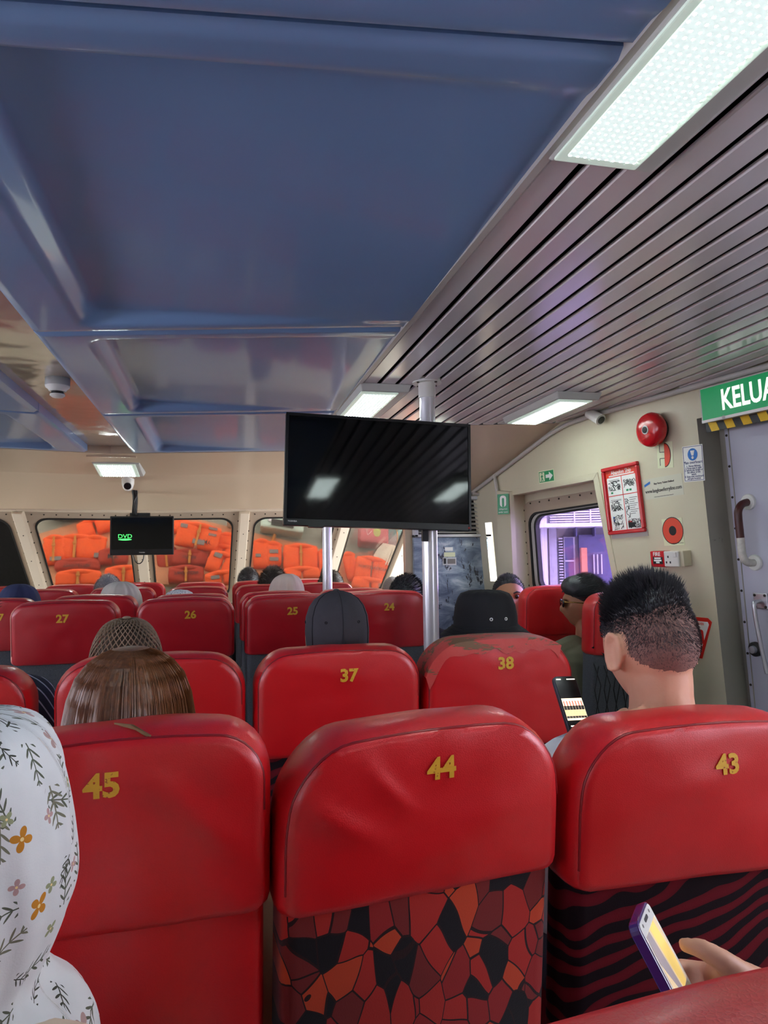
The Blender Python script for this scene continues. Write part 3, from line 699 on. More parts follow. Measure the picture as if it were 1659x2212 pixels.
    for z in [zt - h + .05 - (zt - h + .05 - .40) * k / 8 for k in range(9)]:
        y0, y1 = .012, th - .004; r = .022; P = []
        for cx, cy, a0 in ((lw - r, y1 - r, 0), (-lw + r, y1 - r, 90), (-lw + r, y0 + r, 180), (lw - r, y0 + r, 270)):
            for k in range(5): a = math.radians(a0 + 22.5 * k); P.append(sh(cx + r * math.cos(a), cy + r * math.sin(a), z))
        rings.append(P)
    MB().loft(rings, True).build('backrest', MT[lower], ro, smooth=60)
    # cushion
    yb = th + (zt - .43) * recl - .03; rings = []
    for z, ins in ((.36, .015), (.37, 0), (.43, 0), (.455, .008), (.465, .03)):
        a, y0, y1, r = lw - ins, yb + ins, yb + .44 - ins, .05; P = []
        for cx, cy, a0 in ((a - r, y1 - r, 0), (-a + r, y1 - r, 90), (-a + r, y0 + r, 180), (a - r, y0 + r, 270)):
            for k in range(5): q = math.radians(a0 + 22.5 * k); P.append(V((cx + r * math.cos(q), cy + r * math.sin(q), z)))
        rings.append(P)
    MB().loft(rings, True).build('seat_cushion', MT[lower], ro, smooth=60)
    for y_ in (.05, .30): MB().box((-hw * .8, yb + y_, .32), (hw * .8, yb + y_ + .04, .365)).build('frame_rail', MT['steel_dark'], ro, bevel=.004)
    for sx in (-1, 1):
        m = MB().box((sx * hw * .6 - .018, yb + .06, .0), (sx * hw * .6 + .018, yb + .10, .33)).box((sx * hw * .6 - .025, yb + .02, 0), (sx * hw * .6 + .025, yb + .38, .014)); m.build('leg', MT['steel_dark'], ro, bevel=.003)
    return ro

Z = lambda r: CAMZ + r
# camera row
seat(.06, .545, .205, Z(-.206), 'red seat cropped by the bottom right corner of the picture', lower='zebra', seed=3, recl=.06, th=.125, rt=.045)
seat(-.56, -.135, .02, Z(-.24), 'red seat under the woman in the floral headscarf', lower='shard', seed=4)
# row with 45, 44, 43
seat(-.30, .072, .975, Z(-.222), 'red vinyl seat numbered 45, torn along its top band', '45', nx=-.027, ndz=.064, nsize=.042, h=.262, lower='red', seed=11, recl=.09,
     folds=((.03, -.06, .165, -.19, .018, .006),), tears=((-.02, .045, .03, -.001, .0022), (-.125, .055, -.165, -.002, .0012)), roll=.02)
seat(.078, .510, .975, Z(-.238), 'red vinyl seat numbered 44 with red and black shard pattern cloth', '44', nx=.012, ndz=.064, nsize=.042, h=.248, lower='shard', yaw=.075, seed=21, recl=.11, rt=.09, tp=.085,
     folds=((-.19, -.085, -.07, -.16, .014, .007), (-.1, -.05, -.03, -.12, .012, .004), (.05, -.17, .19, -.10, .03, .006), (-.05, -.19, .06, -.175, .02, .003)), roll=.03)
seat(.520, .965, .985, Z(-.262), 'red vinyl seat numbered 43 in front of the spiky haired man', '43', nx=.034, ndz=.074, nsize=.042, h=.258, lower='zebra', seed=31, recl=.10, rt=.09, tp=.06, folds=((-.15, -.13, .1, -.07, .03, .004),))
# row with 36, 37, 38
seat(-.87, -.442, 1.885, Z(-.258), 'red vinyl seat at the left edge beside the striped shirt', lower='charcoal', seed=41, rt=.085)
seat(-.395, .072, 1.885, Z(-.246), 'bright red seat behind the brown haired woman, number hidden', lower='zebra', seed=42, rt=.09)
seat(.092, .546, 1.885, Z(-.246), 'red vinyl seat numbered 37 under the baseball cap', '37', nx=.02, ndz=.075, nsize=.046, h=.29, lower='zebra', seed=43, rt=.09, folds=((-.2, -.04, .1, -.08, .02, .003),))
seat(.556, 1.005, 1.885, Z(-.241), 'red vinyl seat numbered 38 with a cracked peeling top', '38', nx=.005, ndz=.070, nsize=.046, h=.31, lower='zebra', seed=44, rt=.11, worn=True)
# row with 27, 26, 25, 24
cols = [(-.824, -.402), (-.336, .0715), (.115, .527), (.532, .9425)]
nms = ['27', '26', '25', '24']; lab = ['dark red seat numbered 27 with charcoal lower back', 'dark red seat numbered 26 beyond the crocheted cap', 'dark red seat numbered 25 left of the baseball cap', 'dark red seat numbered 24 beside the white pole']
for (a, b), n, l, zz in zip(cols, nms, lab, (-.172, -.172, -.17, -.165)):
    seat(a, b, 3.15, Z(zz), l, n, nx={'27': -.005, '26': .02, '25': .0, '24': .02}[n], ndz=.075, nsize=.045, h=.265, vin='red_dark', seed=int(n), rt=.06, recl=.12)
seat(-1.30, -.885, 3.15 + .70, Z(-.190), 'dark red seat numbered 17 at the left edge', '17', nx=.045, ndz=.095, nsize=.045, h=.265, vin='red_dark', seed=17, rt=.06, recl=.12)
rows = ((3.85, -.190, 'second'), (4.97, -.197, 'third'), (5.87, -.200, 'foremost'))
cl = ['leftmost column', 'column under the navy headscarf', 'column below the small television', 'column right of the small television', 'column before the far white pole', 'column nearest the aisle']
c6 = [(-1.775, -1.36), (-1.30, -.885)] + cols
pl = ['far left', 'left of the grey haired man', 'below the small television', 'right of the small television', 'near the farther pole', 'next to the aisle by the air conditioner']
for y, zz, rn in rows:
    for i, (a, b) in enumerate(c6):
        if y == 3.85 and i in (0, 1): continue
        nn = '5' if (rn == 'foremost' and i == 3) else None
        seat(a, b, y, Z(zz + .004 * ((i * 7) % 3 - 1)), 'dark red seat, %s row forward, %s' % (rn, pl[i]), nn, ndz=.07, nx=-.04, nsize=.045, h=.265, vin='red_dark', seed=60 + i + int(y * 10), rt=.06, recl=.12)
# pair beside the right wall
seat(1.585, 1.985, 3.50, Z(-.180), 'red seat below the purple window, man with sunglasses before it', lower='red', h=.27, seed=71, rt=.07, yaw=-.04)
seat(1.60, 2.0, 2.83, Z(-.182), 'red seat with charcoal back, partly behind the spiky haired man', lower='charcoal', h=.28, seed=72, rt=.07, yaw=-.04)

# net pocket hanging on the back of that seat
npo = [o for o in bpy.data.objects if o.name.startswith('passenger_seat')][-1]
npo = sorted([o for o in bpy.data.objects if o.name.startswith('passenger_seat')], key=lambda o: o.name)[-1]
m = MB()
for k in range(9):
    x = -.18 + .045 * k
    m.tube([V((x, .03 + .02, .86)), V((x + .02, .025, .76)), V((x, .045, .62))], .0022, 5); m.tube([V((x + .03, .05, .86)), V((x - .01, .025, .74)), V((x + .02, .045, .62))], .0022, 5)
m.tube([V((-.19, .03, .93)), V((-.12, .03, .88)), V((0, .03, .865)), V((.12, .03, .88)), V((.19, .03, .93))], .008, 6)
m.build('net_pocket', MT['black'], npo)
# ================================================================== THINGS ON THE RIGHT WALL
WP0 = wp(3, 1)
def W_at(px, py, off=0.0): return PPL(px, py, WP0 - WN * off, WN)
AFT = V((.17, -1, 0)).normalized(); WUP = V((-.075, 0, 1))
def WM(px, py, off=0.0, rot=0.0): return frameM(W_at(px, py, off), AFT, WUP) @ Matrix.Rotation(-rot, 4, 'Y')
def wsize(l, t, r, b):
    cx, cy = (l + r) / 2, (t + b) / 2
    return (W_at(l, cy) - W_at(r, cy)).length, (W_at(cx, t) - W_at(cx, b)).length
def disc(cx, cz, rx, rz=None, n=28, a0=0, a1=360):
    rz = rz or rx; return [(cx + rx * math.cos(math.radians(a0 + (a1 - a0) * k / n)), cz + rz * math.sin(math.radians(a0 + (a1 - a0) * k / n))) for k in range(n + (0 if a1 - a0 == 360 else 1))]
def rectp(x0, z0, x1, z1): return [(x0, z0), (x1, z0), (x1, z1), (x0, z1)]
def rrp(x0, z0, x1, z1, r, n=4):
    P = []
    for cx, cz, a0 in ((x1 - r, z1 - r, 0), (x0 + r, z1 - r, 90), (x0 + r, z0 + r, 180), (x1 - r, z0 + r, 270)):
        for k in range(n + 1): a = math.radians(a0 + 90 * k / n); P.append((cx + r * math.cos(a), cz + r * math.sin(a)))
    return P
def flat(par, name, poly, mat, d=.0015, base=0.0): return MB().prism(poly, -d - base, -base, 0).build(name, mat, par)
def line(par, name, p, q, w, mat, base):
    a = V(p); b = V(q); n = V((-(b - a).y, (b - a).x)).normalized() * w / 2
    return flat(par, name, [tuple(a - n), tuple(b - n), tuple(b + n), tuple(a + n)], mat, .0006, base)
def txt(par, name, s, size, x, z, mat, base=.002, bold=.01, sx=1.0, rot=0, mirror=False):
    t = text_mb(s, size, bold, .0004, sx=sx, mirror=mirror); t.xf(Matrix.Translation((x, -base - .0005, z)) @ Matrix.Rotation(-rot, 4, 'Y')); return t.build(name, mat, par)

# exit sign box over the door
ro = root('exit_sign', 'green lit sign reading KELUAR above the grey door', 'sign', M=WM(1644, 846, .05))
flat_w = .56; hh = .135
m = MB(); m.box((-.29, -.02, -hh / 2 - .008), (.29, .05, hh / 2 + .008)); m.build('sign_box', MT['trim'], ro, bevel=.004)
t_ = NT('sign_green_lit'); t_.set(col=srgb(10, 130, 74), rough=.25); t_.b.inputs['Emission Color'].default_value = srgb(10, 130, 74); t_.b.inputs['Emission Strength'].default_value = .25; MT['green_lit'] = t_.mat
t_ = NT('sign_white_lit'); t_.set(col=srgb(240, 245, 235), rough=.3); t_.b.inputs['Emission Color'].default_value = (.95, 1, .9, 1); t_.b.inputs['Emission Strength'].default_value = .35; MT['white_lit'] = t_.mat
flat(ro, 'sign_face', rectp(-.278, -hh / 2, .278, hh / 2), MT['green_lit'], .004, .02)
txt(ro, 'sign_letters', 'KELUAR', .122, -.02, -.003, MT['white_lit'], .0245, .022, .70)
flat(ro, 'sign_lower_rail', rectp(-.285, -hh / 2 - .012, .285, -hh / 2), MT['sign_white'], .006, .018)
for x in (-.17, .05, .2): MB().cyl((x, -.024, -hh / 2 - .005), (x, -.02, -hh / 2 - .005), .009, None, 10).build('sign_screw', MT['chrome'], ro)
# hazard strip on the lintel
hs = root('hazard_strip', 'yellow and black striped warning strip on the door lintel', 'strip', M=WM(1644, 896, .004))
m = MB(); m.box((-.28, -.003, -.028), (.30, .004, .024)); m.build('strip_backing', MT['hazard_black'], hs)
for k in range(7):
    x = -.262 + k * .083; flat(hs, 'yellow_stripe', [(x + .012, -.028), (x + .055, -.028), (x + .035, .024), (x - .008, .024)], MT['yellow'], .0012, .003)
# bell
bm_ = root('alarm_bell', 'round red alarm bell on the cream wall', 'bell', M=WM(1424, 928, 0.0))
ax = Matrix.Rotation(PI / 2, 4, 'X')
MB().lathe([(.0, -.002), (.060, -.002), (.062, .03), (.055, .036), (0, .036)], 28, ax).build('bell_base', MT['black'], bm_, smooth=40)
MB().lathe([(.078, .028), (.082, .034), (.084, .055), (.076, .074), (.06, .083), (.03, .087), (.0, .088)], 36, ax).build('bell_gong', MT['red_gloss'], bm_, smooth=50)
MB().lathe([(.021, .086), (.021, .0905), (.0, .0905)], 20, ax).build('bell_badge', MT['sign_white'], bm_, smooth=40)
MB().lathe([(.016, .0905), (.016, .093), (.010, .094), (0, .094)], 16, ax).build('bell_nut', MT['black'], bm_, smooth=40)
# luminous bell card
w_, h_ = wsize(1415, 958, 1450, 1007)
cd = root('bell_card', 'pale card with red half bell symbol under the alarm bell', 'card', M=WM(1436, 983, .0, -.06))
flat(cd, 'card', rectp(-.047, -.062, .052, .062), MT['glow_card'], .0015)
flat(cd, 'bell_symbol', disc(.0, 0, .036, .055, 20, -90, 90), MT['orange_red'], .0008, .0015)
pts = disc(.0, 0, .038, .057, 20, -90, 90)
for a, b in zip(pts[:-1], pts[1:]): pass
flat(cd, 'symbol_outline', disc(0, 0, .040, .059, 20, -90, 90), MT['ink'], .0004, .0014)
for q in (((-.03, .05), (-.03, .015)), ((-.03, .015), (0, .015)), ((-.03, -.015), (0, -.015)), ((-.03, -.015), (-.03, -.05))): line(cd, 'symbol_line', q[0], q[1], .003, MT['ink'], .0015)
# man overboard sign
mo_ = root('safety_notice', 'white notice reading Man overboard beside the doorway', 'notice', M=WM(1498, 1001, .0, -.03))
w_, h_ = wsize(1476, 962, 1520, 1040); w_ *= 1.0
flat(mo_, 'notice_sheet', rectp(-w_ / 2, -h_ / 2, w_ / 2, h_ / 2), MT['sign_white'], .0015)
for a in (((-.46, -.47), (.46, -.47)), ((.46, -.47), (.46, .47)), ((.46, .47), (-.46, .47)), ((-.46, .47), (-.46, -.47))): line(mo_, 'notice_border', (a[0][0] * w_, a[0][1] * h_), (a[1][0] * w_, a[1][1] * h_), .0022, MT['ink_blue'], .0015)
flat(mo_, 'notice_symbol', disc(0, h_ * .25, w_ * .24), MT['sign_blue'], .0008, .0015)
flat(mo_, 'exclamation_mark', [(-.012, h_ * .36), (.012, h_ * .36), (.006, h_ * .22), (-.006, h_ * .22)], MT['sign_white'], .0005, .0024)
flat(mo_, 'exclamation_mark', disc(0, h_ * .165, .007, None, 12), MT['sign_white'], .0005, .0024)
txt(mo_, 'notice_title', 'Man overboard', .0200, 0, h_ * .03, MT['ink_blue'], .0015, .0, .9)
for k, s in enumerate(('1. Throw lifebuoy', '2. Keep man in sight', '3. Inform the bridge or', 'the officer of the', 'watch', '4. State man overboard', 'and give location')):
    txt(mo_, 'notice_text', s, .0125, 0, -h_ * (.07 + .058 * k), MT['ink_blue'], .0015, .0, .9)
# abandon ship poster in a red frame
w_, h_ = wsize(1309, 1004, 1388, 1152); ps = root('framed_poster', 'red framed poster headed Abandon Ship on the cream wall', 'poster', M=WM(1349, 1078, .0, .035))
m = MB(); m.box((-w_ / 2 + .008, -.004, -h_ / 2 + .008), (w_ / 2 - .008, 0, h_ / 2 - .008)); m.build('poster_backing', MT['orange_red'], ps)
for nm, lo, hi in (('a', (-w_ / 2, -h_ / 2), (w_ / 2, -h_ / 2 + .02)), ('b', (-w_ / 2, h_ / 2 - .02), (w_ / 2, h_ / 2)), ('c', (-w_ / 2, -h_ / 2 + .02), (-w_ / 2 + .02, h_ / 2 - .02)), ('d', (w_ / 2 - .02, -h_ / 2 + .02), (w_ / 2, h_ / 2 - .02))):
    MB().box((lo[0], -.02, lo[1]), (hi[0], 0, hi[1])).build('frame_rail', MT['red_gloss'], ps, bevel=.005)
pw, ph = w_ - .048, h_ * .80; pz = -h_ * .06
flat(ps, 'poster_sheet', rrp(-pw / 2, pz - ph / 2, pw / 2, pz + ph / 2, .008), MT['sign_white'], .001, .004)
txt(ps, 'poster_title', 'Abandon Ship', .030, 0, h_ * .405, MT['sign_white'], .004, .01, .9)
line(ps, 'poster_subtitle', (-pw * .42, h_ * .362), (pw * .42, h_ * .362), .006, MT['sign_white'], .004)
line(ps, 'poster_divider', (0, pz - ph / 2), (0, pz + ph / 2), .004, MT['sign_red'], .005); line(ps, 'poster_divider', (-pw / 2, pz + ph * .16), (pw / 2, pz + ph * .16), .004, MT['sign_red'], .005)
rg = random.Random(5)
def scrib(x0, z0, x1, z1, n, w=.0022):
    m = MB()
    for _ in range(n):
        a = V((rg.uniform(x0, x1), rg.uniform(z0, z1))); b = a + V((rg.uniform(-.03, .03), rg.uniform(-.03, .03)))
        b = V((min(max(b.x, x0), x1), min(max(b.y, z0), z1)))
        if (b - a).length < .004: continue
        nn = V((-(b - a).y, (b - a).x)).normalized() * w * rg.uniform(.3, .8)
        m.prism([tuple(a - nn), tuple(b - nn), tuple(b + nn), tuple(a + nn)], -.0058, -.005)
    o = m.build('poster_drawing', MT['ink'], ps); o['kind'] = 'stuff'
for x0, x1, z0, z1, n in ((-.46, -.06, .26, .43, 46), (.06, .44, .28, .42, 36), (-.44, -.06, -.12, .06, 50), (-.42, -.1, -.47, -.2, 40), (.08, .46, -.46, -.30, 50), (.04, .16, -.28, .08, 24)): scrib(pw * x0, pz + ph * z0, pw * x1, pz + ph * z1, n)
flat(ps, 'poster_drawing', rectp(pw * .06, pz - ph * .45, pw * .28, pz - ph * .36), MT['ink'], .0005, .005); flat(ps, 'poster_drawing', rectp(pw * .06, pz - ph * .36, pw * .2, pz - ph * .33), MT['sign_red'], .0005, .005)
for k in range(9): flat(ps, 'poster_text_line', rectp(pw * .18, pz + ph * (.08 - .036 * k), pw * (.44 - .05 * (k % 3)), pz + ph * (.088 - .036 * k)), MT['ink'], .0004, .005)
for k in range(4): flat(ps, 'poster_text_line', rectp(-pw * (.44 - .04 * (k % 2)), pz + ph * (.45 - .022 * k) if k < 2 else pz + ph * (.12 - .02 * k), -pw * .08, (pz + ph * (.456 - .022 * k)) if k < 2 else pz + ph * (.126 - .02 * k)), MT['ink'], .0004, .005)
for x, z in ((-.4, .20), (.12, .21), (.22, .21)): flat(ps, 'poster_symbol', rectp(pw * x, pz + ph * z, pw * (x + .07), pz + ph * (z + .035)), MT['sign_green'], .0005, .005)
for z in (-.24, -.30): flat(ps, 'poster_symbol', disc(-pw * .40, pz + ph * z, .006, None, 12), MT['sign_blue'], .0005, .005)
# strip under the poster
m = MB(); m.box((-w_ * .46, -.004, -h_ / 2 - .022), (w_ * .52, 0, -h_ / 2 + .01)); m.build('poster_ledger', MT['trim'], ps)
# website sticker
st = root('web_sticker', 'clear sticker reading www.langkawiferryline.com beside the poster', 'sticker', M=WM(1432, 1052, .0, .03))
w_, h_ = wsize(1390, 1030, 1474, 1075)
flat(st, 'sticker_sheet', rectp(-w_ / 2, -h_ / 2, w_ / 2, h_ / 2), MT['paper_clear'], .0008)
txt(st, 'sticker_address', 'www.langkawiferryline.com', .0265, 0, -.012, MT['ink'], .0008, .0, .80)
txt(st, 'sticker_text', 'Buy Ferry Ticket Online!', .013, .01, .022, MT['ink'], .0008)
flat(st, 'sticker_logo', [(-w_ * .48, .012), (-w_ * .32, .026), (-w_ * .32, .038), (-w_ * .48, .024)], MT['sign_blue'], .0005, .0008)
line(st, 'sticker_rule', (-w_ * .25, -h_ * .42), (w_ * .25, -h_ * .42), .002, MT['ink'], .0008)
# red circle card (fire push button)
w_, h_ = wsize(1432, 1120, 1476, 1178); cc = root('fire_button_card', 'pale card with a red ring and black dot above the socket', 'card', M=WM(1454, 1149, .0, .02))
flat(cc, 'card', rectp(-w_ / 2, -h_ / 2, w_ / 2, h_ / 2), MT['glow_card'], .0015)
flat(cc, 'ring_outline', disc(0, .006, .066), MT['ink'], .0003, .0015); flat(cc, 'red_ring', disc(0, .006, .062), MT['orange_red'], .0006, .0015); flat(cc, 'black_dot', disc(0, .006, .023), MT['ink'], .0010, .0015)
line(cc, 'card_caption', (-.01, -h_ * .42), (w_ * .46, -h_ * .42), .002, MT['ink'], .0015)
# fire call point and socket
fc = root('fire_call_point', 'small red box marked FIRE on the cream wall', 'alarm', M=WM(1437, 1206, .0))
w_, h_ = wsize(1421, 1189, 1452, 1223)
m = MB(); m.box((-w_ / 2, -.05, -h_ / 2), (w_ / 2, 0, h_ / 2)); m.build('call_point_box', MT['red_gloss'], fc, bevel=.005)
txt(fc, 'call_point_word', 'FIRE', .026, -.002, h_ * .31, MT['sign_white'], .05, .01)
flat(fc, 'break_glass', rectp(-w_ * .3, -h_ * .3, w_ * .36, h_ * .14), MT['black'], .0015, .05)
for z, s in ((h_ * .06, .22), (-h_ * .08, .26), (-h_ * .2, .12)): flat(fc, 'glass_marking', rectp(-w_ * s + .003, z - .004, w_ * s + .003, z + .004), MT['sign_white'], .0006, .0515)
so = root('wall_socket', 'white switched power socket right of the red fire box', 'socket', M=WM(1471, 1205, .0))
w_, h_ = wsize(1453, 1189, 1484, 1222)
m = MB(); m.box((-w_ / 2 + .004, -.05, -h_ / 2), (w_ / 2 + .02, 0, h_ / 2)); m.build('socket_backbox', MT['wall'], so, bevel=.003)
m = MB(); m.box((-w_ / 2, -.062, -h_ / 2), (w_ / 2, -.05, h_ / 2)); m.build('socket_plate', MT['white_plastic'], so, bevel=.004)
for x, z in ((-.018, .010), (-.03, -.016), (-.006, -.016)): flat(so, 'socket_hole', rectp(x - .004, z - .005, x + .004, z + .005), MT['ink'], .0008, .062)
m = MB(); m.box((.018, -.068, .008), (.036, -.06, .032)); m.build('socket_switch', MT['white_plastic'], so, bevel=.003)
# exit arrow sign
es = root('exit_arrow_sign', 'small green running man and arrow sign above the purple window', 'sign', M=WM(1180.5, 1029, .002, .0))
w_, h_ = wsize(1165, 1018, 1196, 1041)
flat(es, 'sign_plate', rectp(-w_ / 2 - .006, -h_ / 2 - .006, w_ / 2 + .006, h_ / 2 + .006), MT['glow_card'], .001); flat(es, 'sign_face', rectp(-w_ / 2, -h_ / 2, w_ / 2, h_ / 2), MT['sign_green'], .0012, .001)
g = .0022
flat(es, 'arrow', [(-.005, -.010), (.03, -.010), (.03, -.026), (w_ * .46, 0), (.03, .026), (.03, .010), (-.005, .010)], MT['sign_white'], .0006, g)
flat(es, 'doorway_symbol', rectp(-w_ * .46, -h_ * .42, -w_ * .12, h_ * .42), MT['glow_card'], .0004, g)
px_ = -w_ * .29
man_ = [((px_, .012), (px_, -.008), .010), ((px_, -.008), (px_ - .010, -.026), .006), ((px_, -.008), (px_ + .010, -.024), .006), ((px_, .010), (px_ - .012, .0), .005), ((px_, .010), (px_ + .012, .002), .005)]
for a, b, wd in man_: line(es, 'running_figure', a, b, wd, MT['sign_green'], g + .0005)
flat(es, 'running_figure', disc(px_ + .003, .021, .005, None, 10), MT['sign_green'], .0006, g + .0005)
# life jacket sign on the pillar
lj = root('life_jacket_sign', 'narrow green life jacket sign on the pillar left of the window', 'sign', M=frameM(PPL(1087, 1089, wp(3, 1) - WN * .062, WN), V((.55, -.6, 0)), V((0, 0, 1))))
flat(lj, 'sign_face', rectp(-.04, -.066, .04, .066), MT['sign_green'], .0015)
flat(lj, 'jacket_symbol', rrp(-.022, -.018, .022, .056, .018), MT['sign_white'], .0006, .0015); flat(lj, 'jacket_symbol', rrp(-.008, -.018, .008, .040, .007), MT['sign_green'], .0006, .0021)
txt(lj, 'sign_text', 'Lifejacket', .016, 0, -.032, MT['sign_white'], .0015, 0, .95); txt(lj, 'sign_text', 'under seats', .016, 0, -.052, MT['sign_white'], .0015, 0, .9)
# extinguisher sign (inverted triangle) and extinguisher
ex = root('extinguisher_sign', 'red and white triangular extinguisher sign behind the spiky haired man', 'sign', M=WM(1513, 1376, .0, 0))
flat(ex, 'sign_border', [(-.12, .08), (-.10, .092), (.055, .092), (.075, .075), (.0, -.10), (-.045, -.10)], MT['sign_red'], .0015)
flat(ex, 'sign_field', [(-.105, .074), (.052, .074), (.058, .062), (-.01, -.078), (-.035, -.078)], MT['sign_white'], .0006, .0015)
txt(ex, 'sign_text', 'EXTINGUISHER', .017, -.022, .062, MT['sign_red'], .0021, .0, .9)
flat(ex, 'extinguisher_symbol', rrp(-.012, -.03, .022, .035, .01), MT['sign_red'], .0006, .0021); flat(ex, 'extinguisher_symbol', [(-.01, -.045), (.022, -.045), (.004, -.07)], MT['sign_red'], .0006, .0021)
fe_p = W_at(1529, 1555, .10)
fe = root('fire_extinguisher', 'fire extinguisher top by the wall behind seat 43', 'extinguisher', (fe_p.x, fe_p.y, 0))
zt_ = fe_p.z - .005
MB().lathe([(.0, .02), (.055, .02), (.06, .04), (.06, zt_ - .10), (.05, zt_ - .05), (.022, zt_ - .015), (.02, zt_ + .005), (0, zt_ + .005)], 24).build('cylinder', MT['red_gloss'], fe, smooth=50)
MB().lathe([(.018, zt_ + .004), (.02, zt_ + .03), (0, zt_ + .032)], 14).build('valve', MT['chrome'], fe, smooth=40)
m = MB(); m.box((-.012, -.07, zt_ + .028), (.012, .03, zt_ + .036)); m.build('lever', MT['red_gloss'], fe, bevel=.003); m = MB(); m.box((-.012, -.07, zt_ + .05), (.012, .02, zt_ + .057)); m.build('lever', MT['black'], fe, bevel=.003)
MB().box((-.06, -.06, 0), (.06, .06, .02)).build('foot_ring', MT['black'], fe, bevel=.004)
# bullet camera at the top of the wall
bp = W_at(1283, 884, .05); bc = root('security_camera', 'white bullet security camera at the top of the cream wall', 'camera', (bp.x, bp.y, bp.z))
MB().lathe([(0, .028), (.038, .028), (.038, .012), (.03, .004), (0, .004)], 24).build('camera_mount', MT['white_plastic'], bc, smooth=40)
d_ = (V((0, 0, CAMZ)) - bp).normalized(); d_ = (R3 @ V((.42, -.5, .75))).normalized(); p1_ = V((0, 0, -.035))
MB().cap((0, 0, .005), .012, p1_, .012, 12).build('camera_arm', MT['white_plastic'], bc, smooth=60)
MB().cyl(p1_ - d_ * .04, p1_ + d_ * .055, .030, .030, 24).build('camera_barrel', MT['white_plastic'], bc, smooth=40)
MB().cyl(p1_ + d_ * .0545, p1_ + d_ * .058, .026, .026, 24).build('camera_ring', MT['chrome'], bc, smooth=40); MB().cyl(p1_ + d_ * .057, p1_ + d_ * .060, .021, .021, 24).build('camera_lens', MT['black_plastic'], bc, smooth=40)
# dome camera on the header
dp = V((XC + .02, 6.24, HC - .085)); dc = root('dome_camera', 'small white dome camera under the header lamp', 'camera', tuple(dp))
MB().lathe([(.052, .05), (.052, -.01), (.05, -.05), (.04, -.085), (.022, -.105), (0, -.11)], 24).build('camera_body', MT['white_plastic'], dc, smooth=50)
MB().lathe([(.03, 0), (.03, .012), (.02, .016), (0, .017)], 20, Matrix.Translation((0.002, -.034, -.068)) @ Matrix.Rotation(math.radians(118), 4, 'X')).build('camera_lens', MT['black_plastic'], dc, smooth=40)
# smoke detector on the centre strip
sp = PZ(124, 858, HC - .03); sd = root('smoke_detector', 'white smoke detector on the glossy ceiling strip', 'detector', (sp.x, sp.y, HC + .055))
MB().lathe([(0, 0), (.052, 0), (.052, -.035), (0, -.035)], 28).build('detector_base', MT['grey_plastic'], sd, smooth=40)
MB().lathe([(.052, -.034), (.05, -.042), (.04, -.05), (.034, -.06), (0, -.06)], 28).build('detector_body', MT['white_plastic'], sd, smooth=40)
MB().lathe([(.026, -.058), (.026, -.074), (0, -.074)], 12).build('detector_chamber', MT['black'], sd, smooth=40)
MB().lathe([(.031, -.072), (.032, -.078), (.022, -.086), (0, -.087)], 28).build('detector_cap', MT['white_plastic'], sd, smooth=40)

# door furniture
gh = root('grab_handle', 'white grab handle with worn brown paint on the grey door', 'handle', M=Matrix.Identity(4))
DP = wp(2.5, 1) + WN * (RDO - .036)
def D_at(px, py, off=0.0): return PPL(px, py, DP - WN * off, WN)
a, b = D_at(1618, 1084), D_at(1632, 1215)
pth = [a, a - WN * .045 + (b - a) * .02, a - WN * .072 + (b - a) * .12] + [a - WN * .075 + (b - a) * t for t in (.25, .4, .55, .72, .86)] + [b - WN * .06 + (b - a) * -.03, b - WN * .03, b]
def sm(pts, it=2):
    for _ in range(it):
        q = [pts[0]]
        for i in range(len(pts) - 1): q += [pts[i] * .75 + pts[i + 1] * .25, pts[i] * .25 + pts[i + 1] * .75]
        pts = q + [pts[-1]]
    return pts
sp_ = sm(pth); half = int(len(sp_) * .52)
MB().tube(sp_[:half + 1], .0165, 12).build('handle_bar_upper', M('handle_brown', srgb(74, 34, 30), .4, var=(40, .4)), gh, smooth=60)
MB().tube(sp_[half:], .0165, 12).build('handle_bar_lower', M('handle_white', srgb(206, 202, 192), .5, var=(60, .25)), gh, smooth=60)
for p in (a, b): MB().cyl(p + WN * .002, p - WN * .012, .036, .034, 24).build('handle_rosette', MT['white_plastic'], gh, smooth=40, bevel=.003)
lv = root('door_lever', 'long bent chrome lever on a plate on the grey door', 'lever', M=Matrix.Identity(4))
a = D_at(1645, 1298); m = MB(); c_ = frameM(a, AFT, WUP); mm = MB().box((-.035, -.008, -.035), (.035, 0, .035)); mm.xf(c_); mm.build('lever_plate', MT['chrome'], lv, bevel=.004)
q1 = a - WN * .04; q2 = D_at(1628, 1305, .05); q3 = D_at(1636, 1360, .05); q4 = D_at(1657, 1455, .05)
MB().tube(sm([a, q1, q2, q3, q4]), .009, 10).build('lever_rod', MT['chrome'], lv, smooth=60)
for x, z in ((-.025, .025), (.025, .025), (-.025, -.025), (.025, -.025)): mm = MB().cyl((x, -.008, z), (x, -.011, z), .006, None, 8); mm.xf(c_); mm.build('plate_screw', MT['bolt'], lv)
lk = root('door_lock', 'round chrome and black lock on the grey door', 'lock', M=frameM(D_at(1634, 1402), AFT, WUP))
MB().lathe([(0, 0), (.032, 0), (.032, .012), (.024, .016), (0, .016)], 24, ax).build('lock_rose', MT['black'], lk, smooth=40); MB().lathe([(.018, .014), (.016, .03), (0, .031)], 16, ax).build('lock_knob', MT['chrome'], lk, smooth=40)

